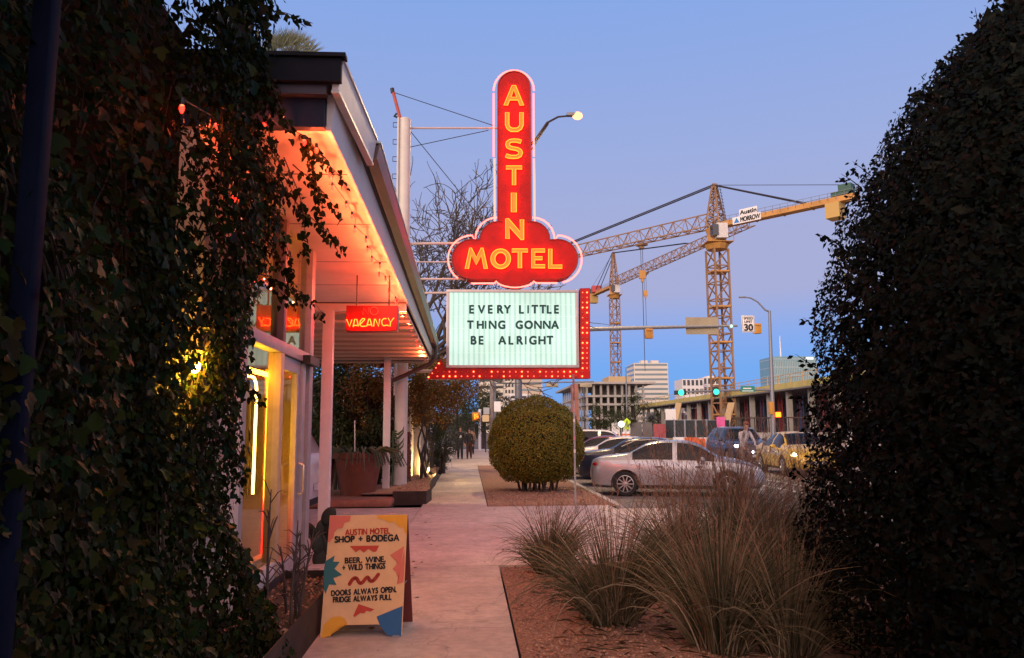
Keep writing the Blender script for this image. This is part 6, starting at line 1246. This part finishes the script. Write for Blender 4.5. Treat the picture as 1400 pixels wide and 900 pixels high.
# ------------------------------------------------------------------ distant buildings
def tower(label,px0,px1,ytop,D,depth,m,mw,floors,cols=0,name='office_tower',roofs=(),band=.55,h0=0):
    a=AY(px0,588,D).x; b=AY(px1,588,D).x; H=1.6+(588-ytop)*D/1050; t=thing(name,label,'building',((a+b)/2,D,0)); MB().box((a,D,-.1),(b,D+depth,H)).build('wall',m,t)
    fh=H/floors
    for k in range(floors):
        z0=k*fh+fh*(1-band)*.7
        if z0<h0: continue
        if cols==0: MB().box((a+.6,D-.12,z0),(b-.6,D-.02,z0+fh*band)).build('window_band',mw,t); MB().box((a-.12,D+.6,z0),(a-.02,D+depth-.6,z0+fh*band)).build('window_band',mw,t)
        else:
            cw=(b-a)/cols
            for c in range(cols): MB().box((a+c*cw+cw*.2,D-.12,z0),(a+c*cw+cw*.8,D-.02,z0+fh*band)).build('window',mw,t)
    for (p0,p1,yt,dd) in roofs: x0,x1=AY(p0,588,D).x,AY(p1,588,D).x; MB().box((x0,D+2,H),(x1,D+2+dd,1.6+(588-yt)*D/1050)).build('roof_block',m,t)
    return t
M_pale=mat('pale precast',(.62,.58,.50),.8,var=.05,scale=.05); M_beige=mat('beige stone',(.50,.40,.30),.8,var=.08,scale=.05); M_wb=mat('tower window glass',(.16,.22,.24),.15,spec=.6); M_wd=mat('dark window',(.04,.045,.05),.2); M_tglass=mat('teal curtain glass',(.16,.30,.32),.18,spec=.7,var=.15,scale=.03); M_wht=mat('white apartment render',(.66,.65,.64),.8)
tower('pale square office tower standing behind the dark oaks',869,916,497,620,28,M_pale,M_wb,14,roofs=((880,889,493,8),(894,904,493,8)),band=.42)
tower('white balconied apartment block left of the near crane mast',935,964,519.5,520,20,M_wht,M_wd,6,5,name='apartment_block',band=.62)
tower('taller white apartment wing touching the near crane mast',964,986,517,535,20,M_wht,M_wd,6,4,name='apartment_block',band=.62,roofs=((970,980,515,6),))
gt=tower('teal glass office tower with a white mast on its roof',1062,1122,488,720,35,M_tglass,mat('spandrel line',(.30,.42,.44),.25),9,roofs=(),band=.12)
for k in range(26): x=AY(1062+k*2.35,588,720).x; MB().box((x,719.6,2),(x+.35,719.86,66)).build('mullion',mat('pale mullion',(.42,.5,.5),.4),gt)
c=AY(1070.5,458,722); MB().tube([(c.x,730,66),(c.x,730,c.z)],[.8,.35],6).build('roof_mast',M_swhite,gt); MB().box((AY(1108,588,719).x,719.3,67),(AY(1118,588,719).x,719.6,69.5)).build('roof_sign',emis('lit roof sign',(1.2,1.2,1.2)),gt)
tower('grey slab tower far left behind the utility pole',655,690,470,460,25,M_pale,M_wd,13,0,band=.4)
tower('pale tower with punched dark windows beside the grey slab',690,712,490,440,25,M_pale,M_wd,12,5,band=.55,h0=10)
tower('broad beige tower above the round bush',712,742,478,430,25,M_beige,M_wb,13,0,band=.3)
tower('low white block under the punched tower',697,722,539,400,20,M_wht,M_wd,4,0,band=.25)
# concrete frame building under construction behind the oaks
D=200.0; cf=thing('frame_building','three-storey open concrete frame under construction with a brick stair shaft','building',(36,D,0)); xa=AY(801,588,D).x; xb=AY(884,588,D).x; xl=31.0
fl=[1.6+(588-v)*D/1050 for v in (572,553,541.5,524)]
for k,z in enumerate(fl): e=.0 if k<3 else 2.2; MB().box((xa-e,D-e,z-.45),(xb+e,D+50,z+.1)).build('floor_slab',M_slab,cf)
for k,(z0,z1) in enumerate(zip([0]+fl,fl)):
    for j in range(9): x=xa+.5+j*(xb-xa-1)/8; MB().box((x-.28,D+.3,z0+.1),(x+.28,D+.9,z1-.46)).build('column',M_slab,cf)
    for j in range(10): y=D+4+j*5; MB().box((xa+.1,y,z0+.1),(xa+.6,y+.55,z1-.46)).build('column',M_slab,cf)
    MB().box((xa+3,D+9,z0+.1),(xb-1,D+9.3,z1-.46)).build('inner_wall',mat('inner partition',(.20,.16,.13),.9,var=.3,scale=.15),cf)
x0,x1=AY(783,588,D-3).x,AY(791.5,588,D-3).x; MB().box((x0,D-3,0),(x1,D-.1,1.6+(588-527)*D/1050)).build('stair_shaft',mat('brick shaft',(.30,.12,.09),.8,var=.3,scale=.5),cf); MB().box((xa+7,D+4,fl[3]+.1),(xb-3,D+14,fl[3]+1.9)).build('roof_plant',M_ply,cf)
sp2=thing('street_lamp','thin unlit street lamp pole rising beside the far crane mast','street lamp',(AY(857,588,150).x,150,0)); MB().tube([AY(858,589,150),AY(855.5,502,150)],[.2,.12],7).build('pole',M_lpole,sp2)
# hills closing the horizon
mb=MB(); r_=np.random.default_rng(8); xs=np.linspace(-1600,2200,60); zz=[18+10*math.sin(i*.35)+6*math.sin(i*.9)+r_.normal()*2 for i in range(60)]
vs=[];fs=[]
for i,x in enumerate(xs): vs+=[(x,2500,-1),(x,2560,zz[i]),(x,2900,zz[i]*.9)]
for i in range(59): a=3*i; fs+=[(a,a+3,a+4,a+1),(a+1,a+4,a+5,a+2)]
o=mb.add(vs,fs).build('hills',mat('wooded hills',(.06,.075,.07),.95,var=.3,scale=.02),smooth=True); o['kind']='structure'
# low blocks along both far sides of the street
for k,(px0,px1,yt,D,lb) in enumerate(((742,778,560,320,'low brown commercial block right of the beige tower'),(600,650,566,240,'low dark commercial block behind the corner trees'),(900,938,566,300,'low grey shed left of the deck'))): tower(lb,px0,px1,yt,D,20,(M_beige,M_dim,M_dim)[k],M_wd,2,0,name='commercial_block',band=.4)
